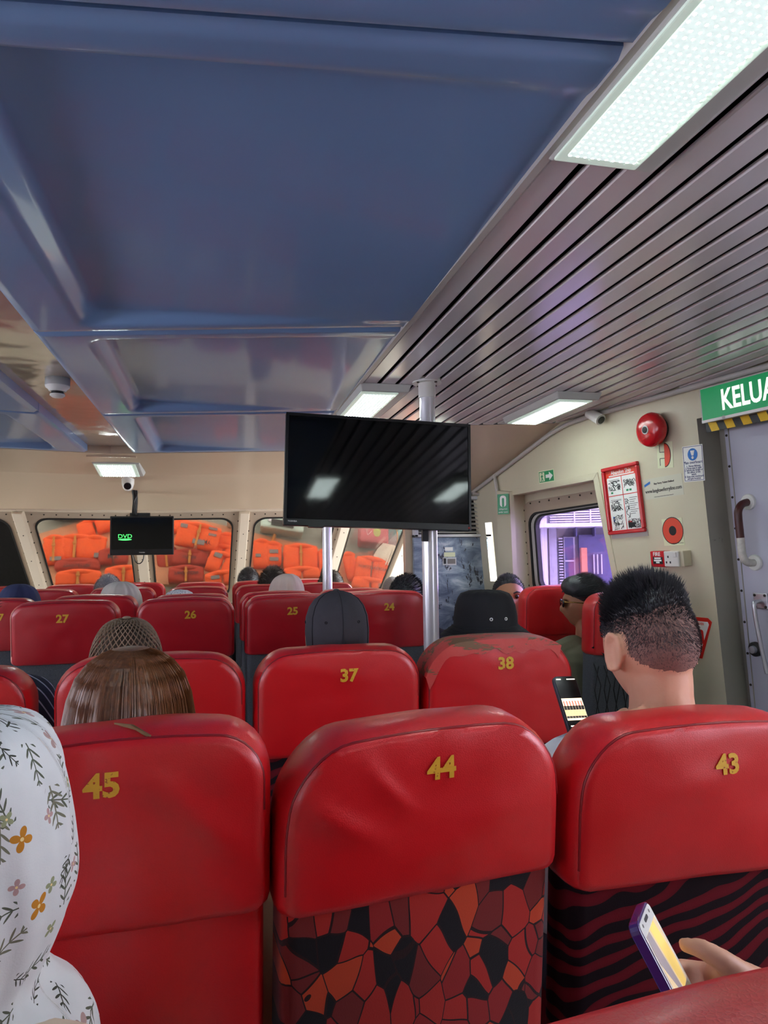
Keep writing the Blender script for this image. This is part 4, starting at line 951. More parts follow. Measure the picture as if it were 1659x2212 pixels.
# ================================================================== TELEVISIONS
tl, bl, trr, br = PD(614, 890, 2.885), PD(612, 1134, 2.825), PD(1018, 914, 3.06), PD(1018, 1147, 3.0)
tx = (br - bl); Wt = tx.length; Ht = (tl - bl).length
tv = root('television', 'large black flat television on the pole', 'television', M=frameM(bl, tx, tl - bl))
m = MB(); m.box((0, 0, 0), (Wt, .035, Ht)); m.build('television_body', MT['black_plastic'], tv, bevel=.004)
m = MB(); m.box((.10, .035, .06), (Wt - .10, .075, Ht * .75)); m.build('rear_housing', MT['black_plastic'], tv, bevel=.012)
b0 = .012
m = MB(); m.box((b0, -.001, .028), (Wt - b0, .004, Ht - b0)); m.build('screen', MT['screen'], tv)
for nm, lo, hi in (('l', (0, 0), (b0, Ht)), ('r', (Wt - b0, 0), (Wt, Ht)), ('t', (b0, Ht - b0), (Wt - b0, Ht)), ('b', (b0, 0), (Wt - b0, .028))): MB().box((lo[0], -.005, lo[1]), (hi[0], .002, hi[1])).build('bezel', MT['black_plastic'], tv, bevel=.0015)
txt(tv, 'maker_name', 'TOSHIBA', .009, .035, .016, MT['sign_white'], .005)
flat(tv, 'power_light', disc(Wt - .012, .012, .004, None, 10), MT['sign_red'], .001, .005)
m = MB(); m.box((.10, -.012, -.006), (.16, .02, .002)); m.build('sensor', MT['black_plastic'], tv)
wm = root('television_bracket', 'dark steel bracket holding the television to the pole', 'bracket', (POLE1.x, POLE1.y, 0))
zc_ = (tl.z + bl.z) / 2
m = MB().box((-.06, -.06, zc_ - .10), (.06, .05, zc_ + .10)); m.build('clamp', MT['steel_dark'], wm, bevel=.004)
m = MB().box((-.045, -.05, bl.z - .07), (-.02, -.025, zc_ - .1)); m.build('bracket_arm', MT['steel_dark'], wm, bevel=.003)
# small television
y2 = 6.55
a_, b_ = PY(237, 1200, y2), PY(375, 1198, y2); t2 = PY(238, 1115, y2); W2 = (b_ - a_).length; H2 = (t2 - a_).length
tv2 = root('small_television', 'small black television showing a green DVD logo', 'television', M=frameM(a_, b_ - a_, t2 - a_))
m = MB(); m.box((0, 0, 0), (W2, .05, H2)); m.build('television_body', MT['black_plastic'], tv2, bevel=.006)
m = MB(); m.box((.014, -.002, .05), (W2 - .014, .003, H2 - .014)); m.build('screen', MT['screen'], tv2)
t_ = NT('screen_logo'); t_.set(col=srgb(60, 210, 90), rough=.5); t_.b.inputs['Emission Color'].default_value = srgb(70, 230, 100); t_.b.inputs['Emission Strength'].default_value = .9
txt(tv2, 'screen_logo', 'DVD', .050, W2 * .235, H2 * .48, t_.mat, .002, .0, 1.15)
flat(tv2, 'screen_logo_disc', disc(W2 * .235, H2 * .40, .056, .008, 20), t_.mat, .0006, .002)
txt(tv2, 'maker_name', 'TOSHIBA', .012, W2 / 2, .022, MT['sign_white'], .001)
m = MB(); m.box((W2 * .3, .03, H2), (W2 * .62, .06, H2 + .03)); m.build('mount_plate', MT['black_plastic'], tv2, bevel=.003)
br_ = root('ceiling_bracket', 'black hanging arm wound with cable above the small television', 'bracket')
p0 = PY(291, 1040, 6.5); p1 = PY(293, 1075, 6.6); p2 = PY(290, 1112, 6.58)
MB().tube(sm([p0, p0.lerp(p1, .5) + V((-.01, -.01, 0)), p1, p2]), .022, 10).build('bracket_arm', MT['black'], br_, smooth=60)
MB().tube(sm([p0 + V((0, -.03, .0)), p1 + V((.02, -.03, .02)), p1 + V((-.015, -.04, -.03)), p2 + V((.02, -.02, 0))]), .009, 8).build('cable', MT['black_plastic'], br_, smooth=60)
pp0 = V((p0.x, p0.y + .02, p0.z))
m = MB().box((p0.x - .04, p0.y - .03, p0.z - .01), (p0.x + .04, p0.y + .05, p0.z + .09)); m.build('bracket_plate', MT['black'], br_, bevel=.004)
cbl = [PY(x, y, 6.62) for x, y in ((287, 1199), (292, 1214), (301, 1219), (309, 1212), (311, 1199))]
tag(MB().tube(sm(cbl), .005, 6).build('loose_cable', MT['black_plastic'], None, smooth=60), 'thin black cable looping below the small television', 'cable')

# ================================================================== AIR CONDITIONER AND ITS BULKHEAD
YB = 4.83
bk = sroot('wall_bulkhead')
m = MB(); m.box((1.285, YB, 0), (1.96, YB + .06, 1.79)); m.build('bulkhead', MT['header'], bk)
ya = YB - .04
c0, c1 = PY(893, 1165, ya), PY(1053, 1165, ya); zt1, zb1 = PY(1000, 1160, ya).z, .25
acs = root('air_conditioner', 'grey air conditioner with slatted grille above a sea print panel', 'air conditioner', ((c0.x + c1.x) / 2, ya, 0)); hw_ = (c1.x - c0.x) / 2
zg1, zg0 = PY(1000, 1072, ya).z, PY(1000, 1160, ya).z
m = MB(); 
for lo, hi in (((-hw_, zg0), (hw_ + .02, zg0 + .02)), ((-hw_, zg1 - .025), (hw_ + .02, zg1)), ((-hw_, zg0), (-hw_ + .03, zg1)), ((hw_ - .045, zg0), (hw_ + .02, zg1))): MB().box((lo[0], -.03, lo[1]), (hi[0], .03, hi[1])).build('grille_frame', MT['ac_body'], acs, bevel=.004)
m = MB(); m.box((-hw_, .028, zg0), (hw_, .034, zg1)); m.build('grille_back', MT['black'], acs)
ns = 9
for k in range(ns):
    z = zg0 + .03 + (zg1 - zg0 - .06) * k / (ns - 1); m = MB(); m.hexa([(-hw_ + .03, -.012, z - .001), (hw_ - .045, -.012, z - .001), (hw_ - .045, .022, z + .012), (-hw_ + .03, .022, z + .012), (-hw_ + .03, -.012, z + .003), (hw_ - .045, -.012, z + .003), (hw_ - .045, .022, z + .015), (-hw_ + .03, .022, z + .015)]); m.build('grille_slat', MT['trim'], acs)
m = MB(); m.box((-hw_, -.012, .50), (hw_, .03, zg0 - .002)); m.build('print_panel', MT['sea'], acs, bevel=.003)
zk0 = PY(960, 1366, ya).z
m = MB(); m.box((-hw_, -.012, zk0 - .25), (hw_, .03, .50)); m.build('lower_panel', MT['ac_body'], acs, bevel=.003)
for k in range(6): MB().box((-hw_ + .03, -.022, zk0 + .01 - k * .022), (hw_ - .06, -.012, zk0 + .02 - k * .022)).build('lower_slat', MT['ink'], acs)
def acflat(px0, py0, px1, py1, mat, name, d=.006):
    p, q = PY(px0, py1, ya - .012), PY(px1, py0, ya - .012); cx = acs.location.x
    MB().box((p.x - cx, -.012 - d, p.z), (q.x - cx, -.012, q.z)).build(name, mat, acs, bevel=.001)
acflat(961, 1182, 978, 1190, MT['sign_white'], 'paper_label', .002); acflat(959, 1193, 983, 1203, MT['glow_card'], 'paper_label', .002); acflat(956, 1204, 985, 1221, MT['ac_body'], 'thermostat'); acflat(958, 1206, 963, 1218, MT['ink'], 'thermostat_button', .008); acflat(966, 1207, 983, 1218, MT['reflect'], 'thermostat_display', .0075)
# shelf line / corner post next to the slit
cp0, cp1 = PY(1022, 1066, ya - .05), PY(1079, 1073, ya - .05)
struct(MB().tube([cp0, cp1], .012, 8).build('trim_3', MT['trim']))
pa, pb = PPL(1068, 1025, WP0 - WN * .02, WN), PPL(1076, 1075, WP0 - WN * .02, WN)
struct(MB().tube([pa, pb], .012, 8).build('trim_4', MT['trim']))

# ================================================================== REFLECTION IN THE FRONT WINDOWS, BUILT AS A DECK BEYOND THE GLASS
RP0, RNn = V((0, 8.75, .80)), V((0, -1.45, 1.15)).normalized()      # added slope standing in for the mirrored floor
def ramp(px, py, up=0.0): return PPL(px, py, RP0 + RNn * up, RNn)
RUP = V((0, 1.15, 1.45)).normalized()
m = MB(); m.add([V((-6, 8.75, .80)) + RUP * -1.0, V((5, 8.75, .80)) + RUP * -1.0, V((5, 8.75, .80)) + RUP * 2.6, V((-6, 8.75, .80)) + RUP * 2.6], [(0, 1, 2, 3)])
m.add([p - RNn * .04 for p in m.v[:4]], [(3, 2, 1, 0)])
dk = sroot('floor_reflected'); m.build('reflected_floor_slope', MT['deck'], dk)
for pts_ in ([(60, 1166), (300, 1096), (300, 1262), (60, 1300)], [(300, 1096), (905, 1242), (905, 1320), (300, 1262)]):
    P = [ramp(x, y, 0) for x, y in pts_]; m = MB(); m.hexa([p + RNn * .001 for p in P] + [p + RNn * .05 for p in P]); m.build('reflected_ledge', MT['ledge'], dk, bevel=.004)

def jacket(px, py, wpx, hpx, label, rot=0.0, up=.13, dull=False, patches=(), text=None, two=True, seed=0, strap=True, thick=.11):  # jackets mirrored in the window glass, modelled as solid things behind it
    c = ramp(px, py, up); dd = (c - V((0, 0, CAMZ))).dot(R3 @ V((0, 0, -1))); w = wpx / FPX * dd; h = hpx / FPX * dd
    view = (V((0, 0, CAMZ)) - c).normalized(); back = (RNn * .55 + V((0, -1, 0)) * .45).normalized()
    x = V((1, 0, 0)); z = back.cross(x) * -1
    if z.z < 0: z = -z
    Mx = frameM(c, x, z) @ Matrix.Rotation(-rot, 4, 'Y')
    ro = root('life_jacket', label, 'life jacket', M=Mx, group='life jackets reflected in the front windows'); mt = MT['orange_dull' if dull else 'orange']
    h *= 1.06
    blocks = [(-w / 2, -.01), (.01, w / 2)] if two else [(-w / 2, w / 2)]
    for bi, (x0, x1) in enumerate(blocks):
        rings = []; N = 9
        for k in range(N + 1):
            t = k / N; zz = -h / 2 + h * t; e = (1 - abs(2 * t - 1) ** 5); P = []
            hwid = (x1 - x0) / 2 * (.90 + .10 * e); cxx = (x0 + x1) / 2 + .008 * nz(t * 3, seed, bi); th_ = thick * (.45 + .55 * e)
            for q in range(20):
                a = 2 * PI * q / 20; ca, sa = math.cos(a), math.sin(a); sq = lambda v: math.copysign(abs(v) ** .45, v)
                p = V((cxx + hwid * sq(ca), -th_ / 2 * sq(sa), zz)); p += V((.006 * nz(p.x * 25, p.z * 25, seed + bi), .010 * nz(p.x * 18, p.z * 18, seed * 3 + bi), .006 * nz(p.z * 20, p.x * 20, seed))); P.append(p)
            rings.append(P)
        MB().loft(rings, True).build('foam_block', mt, ro, smooth=70)
    # folded collar along the top
    MB().chain([V((-w * .42, .0, h * .42)), V((-w * .1, -.03, h * .47)), V((w * .15, -.03, h * .45)), V((w * .42, .0, h * .42))], [.03, .036, .036, .03], 10).build('folded_collar', mt, ro, smooth=60)
    if strap:
        m = MB(); m.box((-.013, -thick / 2 - .012, -h * .46), (.013, -thick / 2 - .004, h * .46)); m.build('strap', MT['strap'], ro, bevel=.002)
        m = MB(); m.box((-.022, -thick / 2 - .020, h * .1), (.022, -thick / 2 - .010, h * .1 + .03)); m.build('knot', MT['strap'], ro, bevel=.004)
    for (u, v, pw_, ph_) in patches:
        m = MB(); m.box((u * w - pw_ * w / 2, -thick / 2 - .010, v * h - ph_ * h / 2), (u * w + pw_ * w / 2, -thick / 2 + .002, v * h + ph_ * h / 2)); m.build('reflective_patch', MT['reflect'], ro, bevel=.002)
    if text:
        t = text_mb(text[0], text[1], .01, .0006, mirror=True); t.xf(Matrix.Translation((text[2] * w, -thick / 2 - .008, text[3] * h)) @ Matrix.Rotation(PI, 4, 'Y')); t.build('printed_words', MT['ink'], ro)
    return ro
J = jacket
J(118, 1190, 46, 60, 'orange life jacket half hidden by the left window post', .05, seed=1, two=False, patches=((.1, -.35, .5, .14),))
J(163, 1185, 76, 52, 'orange life jacket tied with cord in the left front window', .02, seed=2)
J(204, 1186, 46, 50, 'narrow orange life jacket next to the tied one, left window', -.04, seed=3, two=False, patches=((.3, -.35, .5, .2),), strap=False)
J(205, 1140, 70, 34, 'orange life jacket leaning on top of the left window pile', .35, seed=4, strap=False, up=.10)
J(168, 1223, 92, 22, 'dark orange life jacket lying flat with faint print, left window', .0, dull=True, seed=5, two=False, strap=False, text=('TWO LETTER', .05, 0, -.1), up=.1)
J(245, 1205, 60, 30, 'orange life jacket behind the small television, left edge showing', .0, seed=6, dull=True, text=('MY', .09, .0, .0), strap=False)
J(170, 1252, 92, 30, 'bright orange life jacket lowest in the left window, above the seats', .0, seed=7, up=.42)
J(268, 1246, 80, 36, 'bright orange life jacket behind the grey haired head', .03, seed=8, up=.42)
J(395, 1142, 40, 26, 'orange life jacket at the right edge of the small television', -.2, seed=9, two=False, strap=False, up=.1)
J(428, 1160, 92, 52, 'orange life jacket with grey patches and printed letters, slanting', -.22, seed=10, up=.25, patches=((-.36, .28, .16, .16), (.3, .38, .2, .1), (.32, .12, .18, .1), (.05, -.28, .28, .2)), text=('IV MY', .07, .16, -.22))
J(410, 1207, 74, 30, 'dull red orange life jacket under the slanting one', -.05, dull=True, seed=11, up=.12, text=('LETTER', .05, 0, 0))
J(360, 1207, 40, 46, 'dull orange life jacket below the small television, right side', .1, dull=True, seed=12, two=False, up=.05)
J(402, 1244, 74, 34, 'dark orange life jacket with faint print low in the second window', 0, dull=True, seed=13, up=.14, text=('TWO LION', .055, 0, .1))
J(492, 1170, 46, 28, 'orange life jacket upper right in the second window', -.08, seed=14, two=False, strap=False, up=.08)
J(482, 1195, 60, 26, 'orange life jacket in the middle right of the second window', -.1, seed=15, strap=False, up=.08)
J(480, 1220, 66, 44, 'orange life jacket with a grey patch beside the second window post', -.35, seed=16, up=.2, patches=((-.22, .3, .26, .22),), strap=False)
J(480, 1252, 72, 26, 'bright orange life jacket lowest in the second window', .1, seed=17, up=.42, patches=((-.2, .1, .25, .3),), strap=False)
J(565, 1198, 36, 60, 'orange life jacket at the left edge of the third window', -.05, seed=18, two=False, strap=False, patches=((-.2, -.1, .3, .12),))
J(591, 1199, 34, 50, 'narrow orange life jacket with two grey patches, third window', -.03, seed=19, two=False, strap=False, patches=((0, .08, .55, .16), (.02, -.25, .55, .16)))
J(649, 1206, 74, 54, 'orange life jacket tied with brown cord in the third window', -.04, seed=20)
J(652, 1240, 78, 20, 'orange life jacket under the corded one in the third window', 0, seed=21, strap=False, up=.2)
J(700, 1216, 24, 50, 'orange life jacket partly behind the far white pole', 0, seed=22, two=False, strap=False)
J(758, 1225, 26, 58, 'orange life jacket left of the printed one, fourth window', .15, seed=23, two=False, strap=False)
J(802, 1232, 72, 50, 'orange life jacket with mirrored print and strap, fourth window', -.2, seed=24, up=.2, text=('WALLEN LION', .055, 0, .05), strap=False)
J(800, 1265, 80, 22, 'orange life jacket lowest in the fourth window', -.2, seed=25, up=.3, patches=((.3, 0, .2, .4),), strap=False)
J(880, 1248, 40, 24, 'orange life jacket at the far right of the fourth window', -.1, seed=26, two=False, strap=False)
# orange cord draped on the ledge
cpts = [ramp(x, y, .08) for x, y in ((594, 1155), (590, 1168), (582, 1178), (573, 1188))]
tag(MB().tube(sm(cpts), .022, 6).build('hanging_strap', MT['strap'], None, smooth=60), 'loose orange strap hanging over the ledge, third window', 'strap')
# luggage reflected in the glass, built solid beyond it
def case(px, py, wpx, hpx, label, mat, rot=0, up=.16, band=True, name='suitcase'):
    c = ramp(px, py, up); dd = (c - V((0, 0, CAMZ))).dot(R3 @ V((0, 0, -1))); w = wpx / FPX * dd; h = hpx / FPX * dd
    ro = root(name, label, 'suitcase', M=frameM(c, V((1, 0, 0)), V((0, .4, 1))) @ Matrix.Rotation(-rot, 4, 'Y'))
    m = MB(); m.box((-w / 2, -.12, -h / 2), (w / 2, .12, h / 2)); b = m.build('shell', mat, ro, bevel=.03)
    if band:
        m = MB(); m.box((-w / 2 - .004, -.124, -h * .1), (w / 2 + .004, .124, h * .07)); m.build('zip_band', MT['black'], ro, bevel=.004)
        m = MB(); m.box((-w * .26, -.15, -h * .42), (w * .26, -.118, -h * .2)); m.build('side_handle', MT['black'], ro, bevel=.012)
        for sx in (-1, 1): MB().box((sx * w * .3 - .02, -.135, -h * .3), (sx * w * .3 + .02, -.118, -h * .18)).build('handle_end', MT['chrome'], ro, bevel=.004)
        m = MB(); m.box((w * .05, -.126, h * .2), (w * .25, -.119, h * .36)); m.build('lock_plate', MT['black'], ro)
    return ro
case(612, 1122, 92, 66, 'large mint suitcase with black zip reflected in the third window', MT['mint'], -.18)
case(508, 1124, 34, 26, 'end of a mint suitcase in the upper corner of the second window', MT['mint'], -.2)
pk = case(806, 1152, 62, 60, 'pink suitcase with a green round sticker, fourth window', MT['pink_case'], -.12, band=False)
flat(pk, 'round_sticker', disc(.03, -.03, .05, .07, 20), MT['sticker_green'], .002, .121); 
for a, b in (((-.12, .0), (-.09, -.09)), ((-.09, -.09), (-.04, -.02)), ((-.10, .06), (-.10, -.03))): line(pk, 'chalk_mark', a, b, .006, MT['sign_white'], .121)
# quilted bag
cq = ramp(852, 1212, .2); bq = root('quilted_bag', 'white quilted floral shoulder bag reflected in the fourth window', 'bag', M=frameM(cq, V((1, 0, 0)), V((0, .6, 1))) @ Matrix.Rotation(.38, 4, 'Y'))
rings = []
for k in range(11):
    t = k / 10; e = math.sin(PI * (.12 + .76 * t)); zz = -.20 + .40 * t; rings.append([V(((.30 - .05 * t) * (.75 + .25 * e) * math.copysign(abs(math.cos(a)) ** .7, math.cos(a)), .09 * e * math.sin(a), zz + .012 * math.sin(6 * a))) for a in [2 * PI * q / 28 for q in range(28)]])
MB().loft(rings, True).build('bag_body', MT['quilt'], bq, smooth=70)
for off in (.0, -.06):
    MB().tube([V((.10 + .11 * math.cos(a), -.10 + off * .5, -.02 + off + .17 * math.sin(a))) for a in [PI * q / 16 for q in range(17)]], .014, 8).build('bag_strap', MT['quilt'], bq, smooth=60)
for x in (-.08, -.05, .21, .24): MB().tube([V((x, -.098, .16)), V((x - .02, -.105, -.16))], .010, 6).build('bag_seam', MT['quilt'], bq)
# teal bundle and dark things at the edge of the reflected floor
tb = ramp(868, 1160, .12); tq = root('teal_bundle', 'teal wrapped bundle behind the quilted bag', 'bundle', M=frameM(tb, V((1, 0, 0)), V((0, .4, 1))))
m = MB(); m.box((-.26, -.08, -.22), (.24, .08, .22)); m.build('wrapping', MT['teal'], tq, bevel=.05)
MB().tube([V((-.1, -.085, -.22)), V((-.08, -.09, 0)), V((-.1, -.085, .22))], .008, 6).build('binding', MT['strap'], tq)
c_ = ramp(718, 1150, .1); dq = case(716, 1152, 40, 30, 'dark red case behind the far white pole', M('maroon_case', srgb(110, 40, 44), .5), 0, band=False)
MB().box((-.10, -.126, -.012), (.10, -.118, .012)).build('case_strap', MT['black'], dq)
sh_ = root('dark_bag', 'dark bag reflected at the top of the left window', 'bag', M=frameM(ramp(160, 1115, .1), V((1, 0, 0)), V((0, .4, 1))))
rings = [[V((.34 * s * math.cos(a), .09 * s * math.sin(a), z)) for a in [2 * PI * q / 24 for q in range(24)]] for s, z in ((.6, -.06), (1, -.03), (1.0, .04), (.8, .09), (.4, .11))]
MB().loft(rings, True).build('bag_body', M('dark_cloth', srgb(60, 64, 62), .8), sh_, smooth=60)
MB().tube([V((.12 + .10 * math.cos(a), -.10, .0 + .028 * math.sin(a))) for a in [2 * PI * q / 20 for q in range(20)]], .009, 6, True).build('white_ring', MT['sign_white'], sh_, smooth=60)

# ================================================================== QUAY BUILDING OUTSIDE THE PURPLE WINDOW
fo = PD(1225, 1170, 9.0); fx = (R3 @ V((1, 0, .18))); fx.z = 0
qb = root('quay_building', 'pale quay building with louvres and doors outside the purple window', 'building', M=frameM(fo, fx, V((0, 0, 1))))
S = 9.0 / FPX
def q_(px, py): return ((px - 1225) * S * 1.05, (1170 - py) * S)
def qbox(x0, y0, x1, y1, d0, d1, mat, name, bev=0):
    a, b = q_(x0, y1), q_(x1, y0); return MB().box((a[0], d0, a[1]), (b[0], d1, b[1])).build(name, mat, qb, bevel=bev)
qbox(1040, 900, 1420, 1420, .1, .3, MT['facade'], 'facade_wall')
for k in range(16): qbox(1192, 1052 + k * 5.2, 1420, 1055 + k * 5.2, .02, .1, MT['facade_white'], 'louvre_slat')
for x in (1240, 1272, 1300): qbox(x, 1050, x + 2.5, 1134, -.0, .1, MT['facade_white'], 'louvre_post')
qbox(1150, 1133, 1420, 1141, -.5, .1, MT['facade_white'], 'ledge')
for x in (1239, 1275): qbox(x, 1141, x + 2, 1160, -.3, .1, MT['facade_dark'], 'ledge_bracket')
qbox(1172, 1040, 1184, 1300, -.15, .1, MT['facade_white'], 'drain_pipe'); qbox(1188, 1141, 1203, 1300, -.1, .1, MT['facade'], 'column'); qbox(1170, 1110, 1184, 1117, -.2, .1, MT['facade'], 'pipe_collar')
qbox(1218, 1160, 1240, 1300, .0, .1, MT['facade_white'], 'door_frame'); qbox(1220, 1162, 1237, 1300, -.02, .1, MT['facade_dark'], 'door_glass'); qbox(1220, 1210, 1238, 1213, -.05, .1, MT['facade_white'], 'door_rail')
for k in range(18): qbox(1208, 1162 + k * 6, 1216, 1165 + k * 6, -.01, .1, MT['facade_white'], 'shutter_slat')
qbox(1248, 1156, 1420, 1300, -.02, .1, MT['facade_dark'], 'shop_window'); qbox(1249, 1184, 1260, 1300, -.25, -.05, MT['post_orange'], 'orange_post')
for x in (1275, 1282, 1290): qbox(x, 1198, x + 2.4, 1240, -.06, .1, MT['facade_white'], 'window_bar')
struct(MB().box((3.4, -3, -2.0), (14, 16, -.9)).build('floor_quay', MT['facade']))
# ================================================================== PEOPLE
def skin_mat(name, a, b):
    t = NT(name); v = t.coord('Object'); n = t.noise(v, 28, 4); t.set(col=t.mix(n.outputs[0], a, b), rough=.5, spec=.4)
    t.bump(t.noise(v, 300, 2).outputs[0], .12, .001); return t.mat
SK1 = skin_mat('skin_light', srgb(206, 150, 122), srgb(222, 170, 142)); SK2 = skin_mat('skin_tan', srgb(150, 100, 72), srgb(172, 118, 88)); SK3 = skin_mat('skin_brown', srgb(116, 76, 54), srgb(138, 94, 68))
def hair_mat(name, a, b, rough=.5, streak=(260, 260, 9)):
    t = NT(name); v = t.coord('Object', scale=streak); n = t.noise(v, 1.0, 3); t.set(col=t.mix(n.outputs[0], a, b), rough=rough, spec=.6); t.bump(n.outputs[0], .4, .002); return t.mat
HB = hair_mat('black_hair', srgb(14, 14, 18), srgb(44, 44, 52)); HG = hair_mat('grey_hair', srgb(70, 72, 76), srgb(176, 178, 180), .5); HBR = hair_mat('brown_hair', srgb(48, 22, 10), srgb(150, 94, 50), .42, (200, 200, 5)); HDB = hair_mat('dark_brown_hair', srgb(26, 20, 16), srgb(70, 58, 48))
cloth = lambda name, c, k=.12: M(name, c, .85, var=(20, k), bump=(120, .25, .002), spec=.2)
CW, CK, CN, CO, CG, CCR = cloth('white_cotton', srgb(222, 226, 232)), cloth('black_cloth', srgb(26, 26, 30)), cloth('navy_cloth', srgb(58, 64, 96)), cloth('olive_cloth', srgb(104, 104, 84)), cloth('grey_cloth', srgb(150, 148, 146)), cloth('cream_cloth', srgb(222, 206, 182))
CBG = cloth('beige_headscarf', srgb(206, 188, 176), .06); CWH = cloth('offwhite_headscarf', srgb(206, 200, 188), .06); TR = cloth('dark_trousers', srgb(40, 42, 50))

def head_pt(d):
    d = d.normalized(); a = (.0775, .0975, .118); r = 1 / math.sqrt((d.x / a[0]) ** 2 + (d.y / a[1]) ** 2 + (d.z / a[2]) ** 2); p = d * r
    low = smooth01(-p.z / .11)
    p.x *= 1 - .26 * low
    if p.y < 0: p.y *= 1 - .38 * low
    else:
        p.y *= .93
        g = lambda cx, cz, sx, sz: math.exp(-((p.x - cx) / sx) ** 2 - ((p.z - cz) / sz) ** 2)
        f = smooth01((p.y - .02) / .05)
        p.y += f * (.022 * g(0, -.030, .013, .022) + .008 * g(0, -.005, .009, .03) + .005 * math.exp(-((p.z - .028) / .010) ** 2) * (1 if abs(p.x) < .06 else .3)
                    - .009 * (g(.032, .006, .015, .012) + g(-.032, .006, .015, .012)) + .006 * g(0, -.062, .022, .009) + .007 * g(0, -.095, .02, .014))
    return p
def head_mb(n=56, m=40, t=None):
    rings = []
    for j in range(m + 1):
        th = PI * (.015 + .97 * j / m); rings.append([])
        for i in range(n):
            ph = 2 * PI * i / n; d = V((math.sin(th) * math.cos(ph), math.sin(th) * math.sin(ph), -math.cos(th))); p = head_pt(d)
            if t: p = p + d * t(d)
            rings[-1].append(p)
    return MB().loft(rings, True)
def ears_mb():
    m = MB()
    for s in (-1, 1):
        ring = [V((s * (.080 + .014 * (1 if math.cos(a) < .2 else .45)), -.012 - .014 * math.cos(a), -.004 + .033 * math.sin(a) - .004)) for a in [2 * PI * k / 18 for k in range(18)]]
        m.tube(ring, .0052, 8, True); m.ball((s * .083, -.008, -.006), (.007, .012, .026), 12, 8); m.ball((s * .082, -.004, -.036), (.007, .009, .011), 10, 6)
    return m
def hair_cover(d, front=.50, side=.12, nape=-.48):
    thr = (side + (front - side) * smooth01(d.y)) if d.y > 0 else (side + (nape - side) * smooth01(-d.y * 1.1))
    return smooth01((d.z - thr) / .16 + .3)
def strands(count, region, length, comb, r=.0007, seed=1, scale=1.0, jit=.35, lift=.0):
    rr = random.Random(seed); m = MB(); vs = []; fs = []; k = 0; tries = 0
    while k < count and tries < count * 6:
        tries += 1; z = rr.uniform(-1, 1); a = rr.uniform(0, 2 * PI); q = math.sqrt(1 - z * z); d = V((q * math.cos(a), q * math.sin(a), z))
        cov = region(d)
        if rr.random() > cov: continue
        b = head_pt(d) * 1.0; nrm = V((b.x / .006, b.y / .0095, b.z / .0139)).normalized(); L = length(d) * rr.uniform(.7, 1.15)
        dr_ = (nrm * 1.0 + comb(d) + V((rr.uniform(-jit, jit), rr.uniform(-jit, jit), rr.uniform(-jit, jit)))).normalized()
        u = dr_.cross(V((.3, .5, .8))).normalized() * r; w = dr_.cross(u).normalized() * r; b = b + d * lift; mid = b + dr_ * (L * .55) ; dr2 = (dr_ + comb(d) * .35).normalized(); tip = mid + dr2 * (L * .45)
        o = len(vs); vs += [b + u, b - u * .5 + w * .87, b - u * .5 - w * .87, mid + u * .8, mid - u * .4 + w * .7, mid - u * .4 - w * .7, tip]
        for i in range(3): j = (i + 1) % 3; fs += [(o + i, o + j, o + 3 + j, o + 3 + i), (o + 3 + i, o + 3 + j, o + 6)]
        k += 1
    m.add(vs, fs); return m

def hand(m, wrist, fwd, palm, s=1.0, curl=.5, thumb_side=1, spread=.0):
    """palm and five fingers into builder m; fwd = towards the fingertips, palm = palm normal"""
    fwd = fwd.normalized(); palm = (palm - fwd * palm.dot(fwd)).normalized(); side = fwd.cross(palm) * thumb_side
    k = wrist + fwd * .085 * s
    for o in (-.030, -.010, .010, .030): m.cap(wrist + fwd * .015 * s + side * (o * .7 * s), .016 * s, k + side * (o * s), .0125 * s, 10)
    for i, (o, L) in enumerate(((.031, .068), (.011, .078), (-.010, .072), (-.030, .056))):
        p = k + side * (o * s); a = 0.0; segs = (L * .48, L * .30, L * .24); rad = (.0095, .0085, .0075, .0065)
        pts = [p]
        for j, sl in enumerate(segs):
            a += curl * (1.0, 1.1, .8)[j]; dirv = fwd * math.cos(a) + palm * math.sin(a) + side * (spread * (1.5 - i) * .12); pts.append(pts[-1] + dirv.normalized() * sl * s)
        m.chain(pts, [q * s for q in rad], 10)
    b = wrist + fwd * .03 * s + side * .030 * s; q1 = b + (fwd * .7 + side * .75 + palm * .25).normalized() * .038 * s; q2 = q1 + (fwd * .95 + side * .25 + palm * .35).normalized() * .032 * s; q3 = q2 + (fwd * 1.0 + palm * .3).normalized() * .024 * s
    m.chain([b, q1, q2, q3], [.014 * s, .0115 * s, .010 * s, .008 * s], 10)

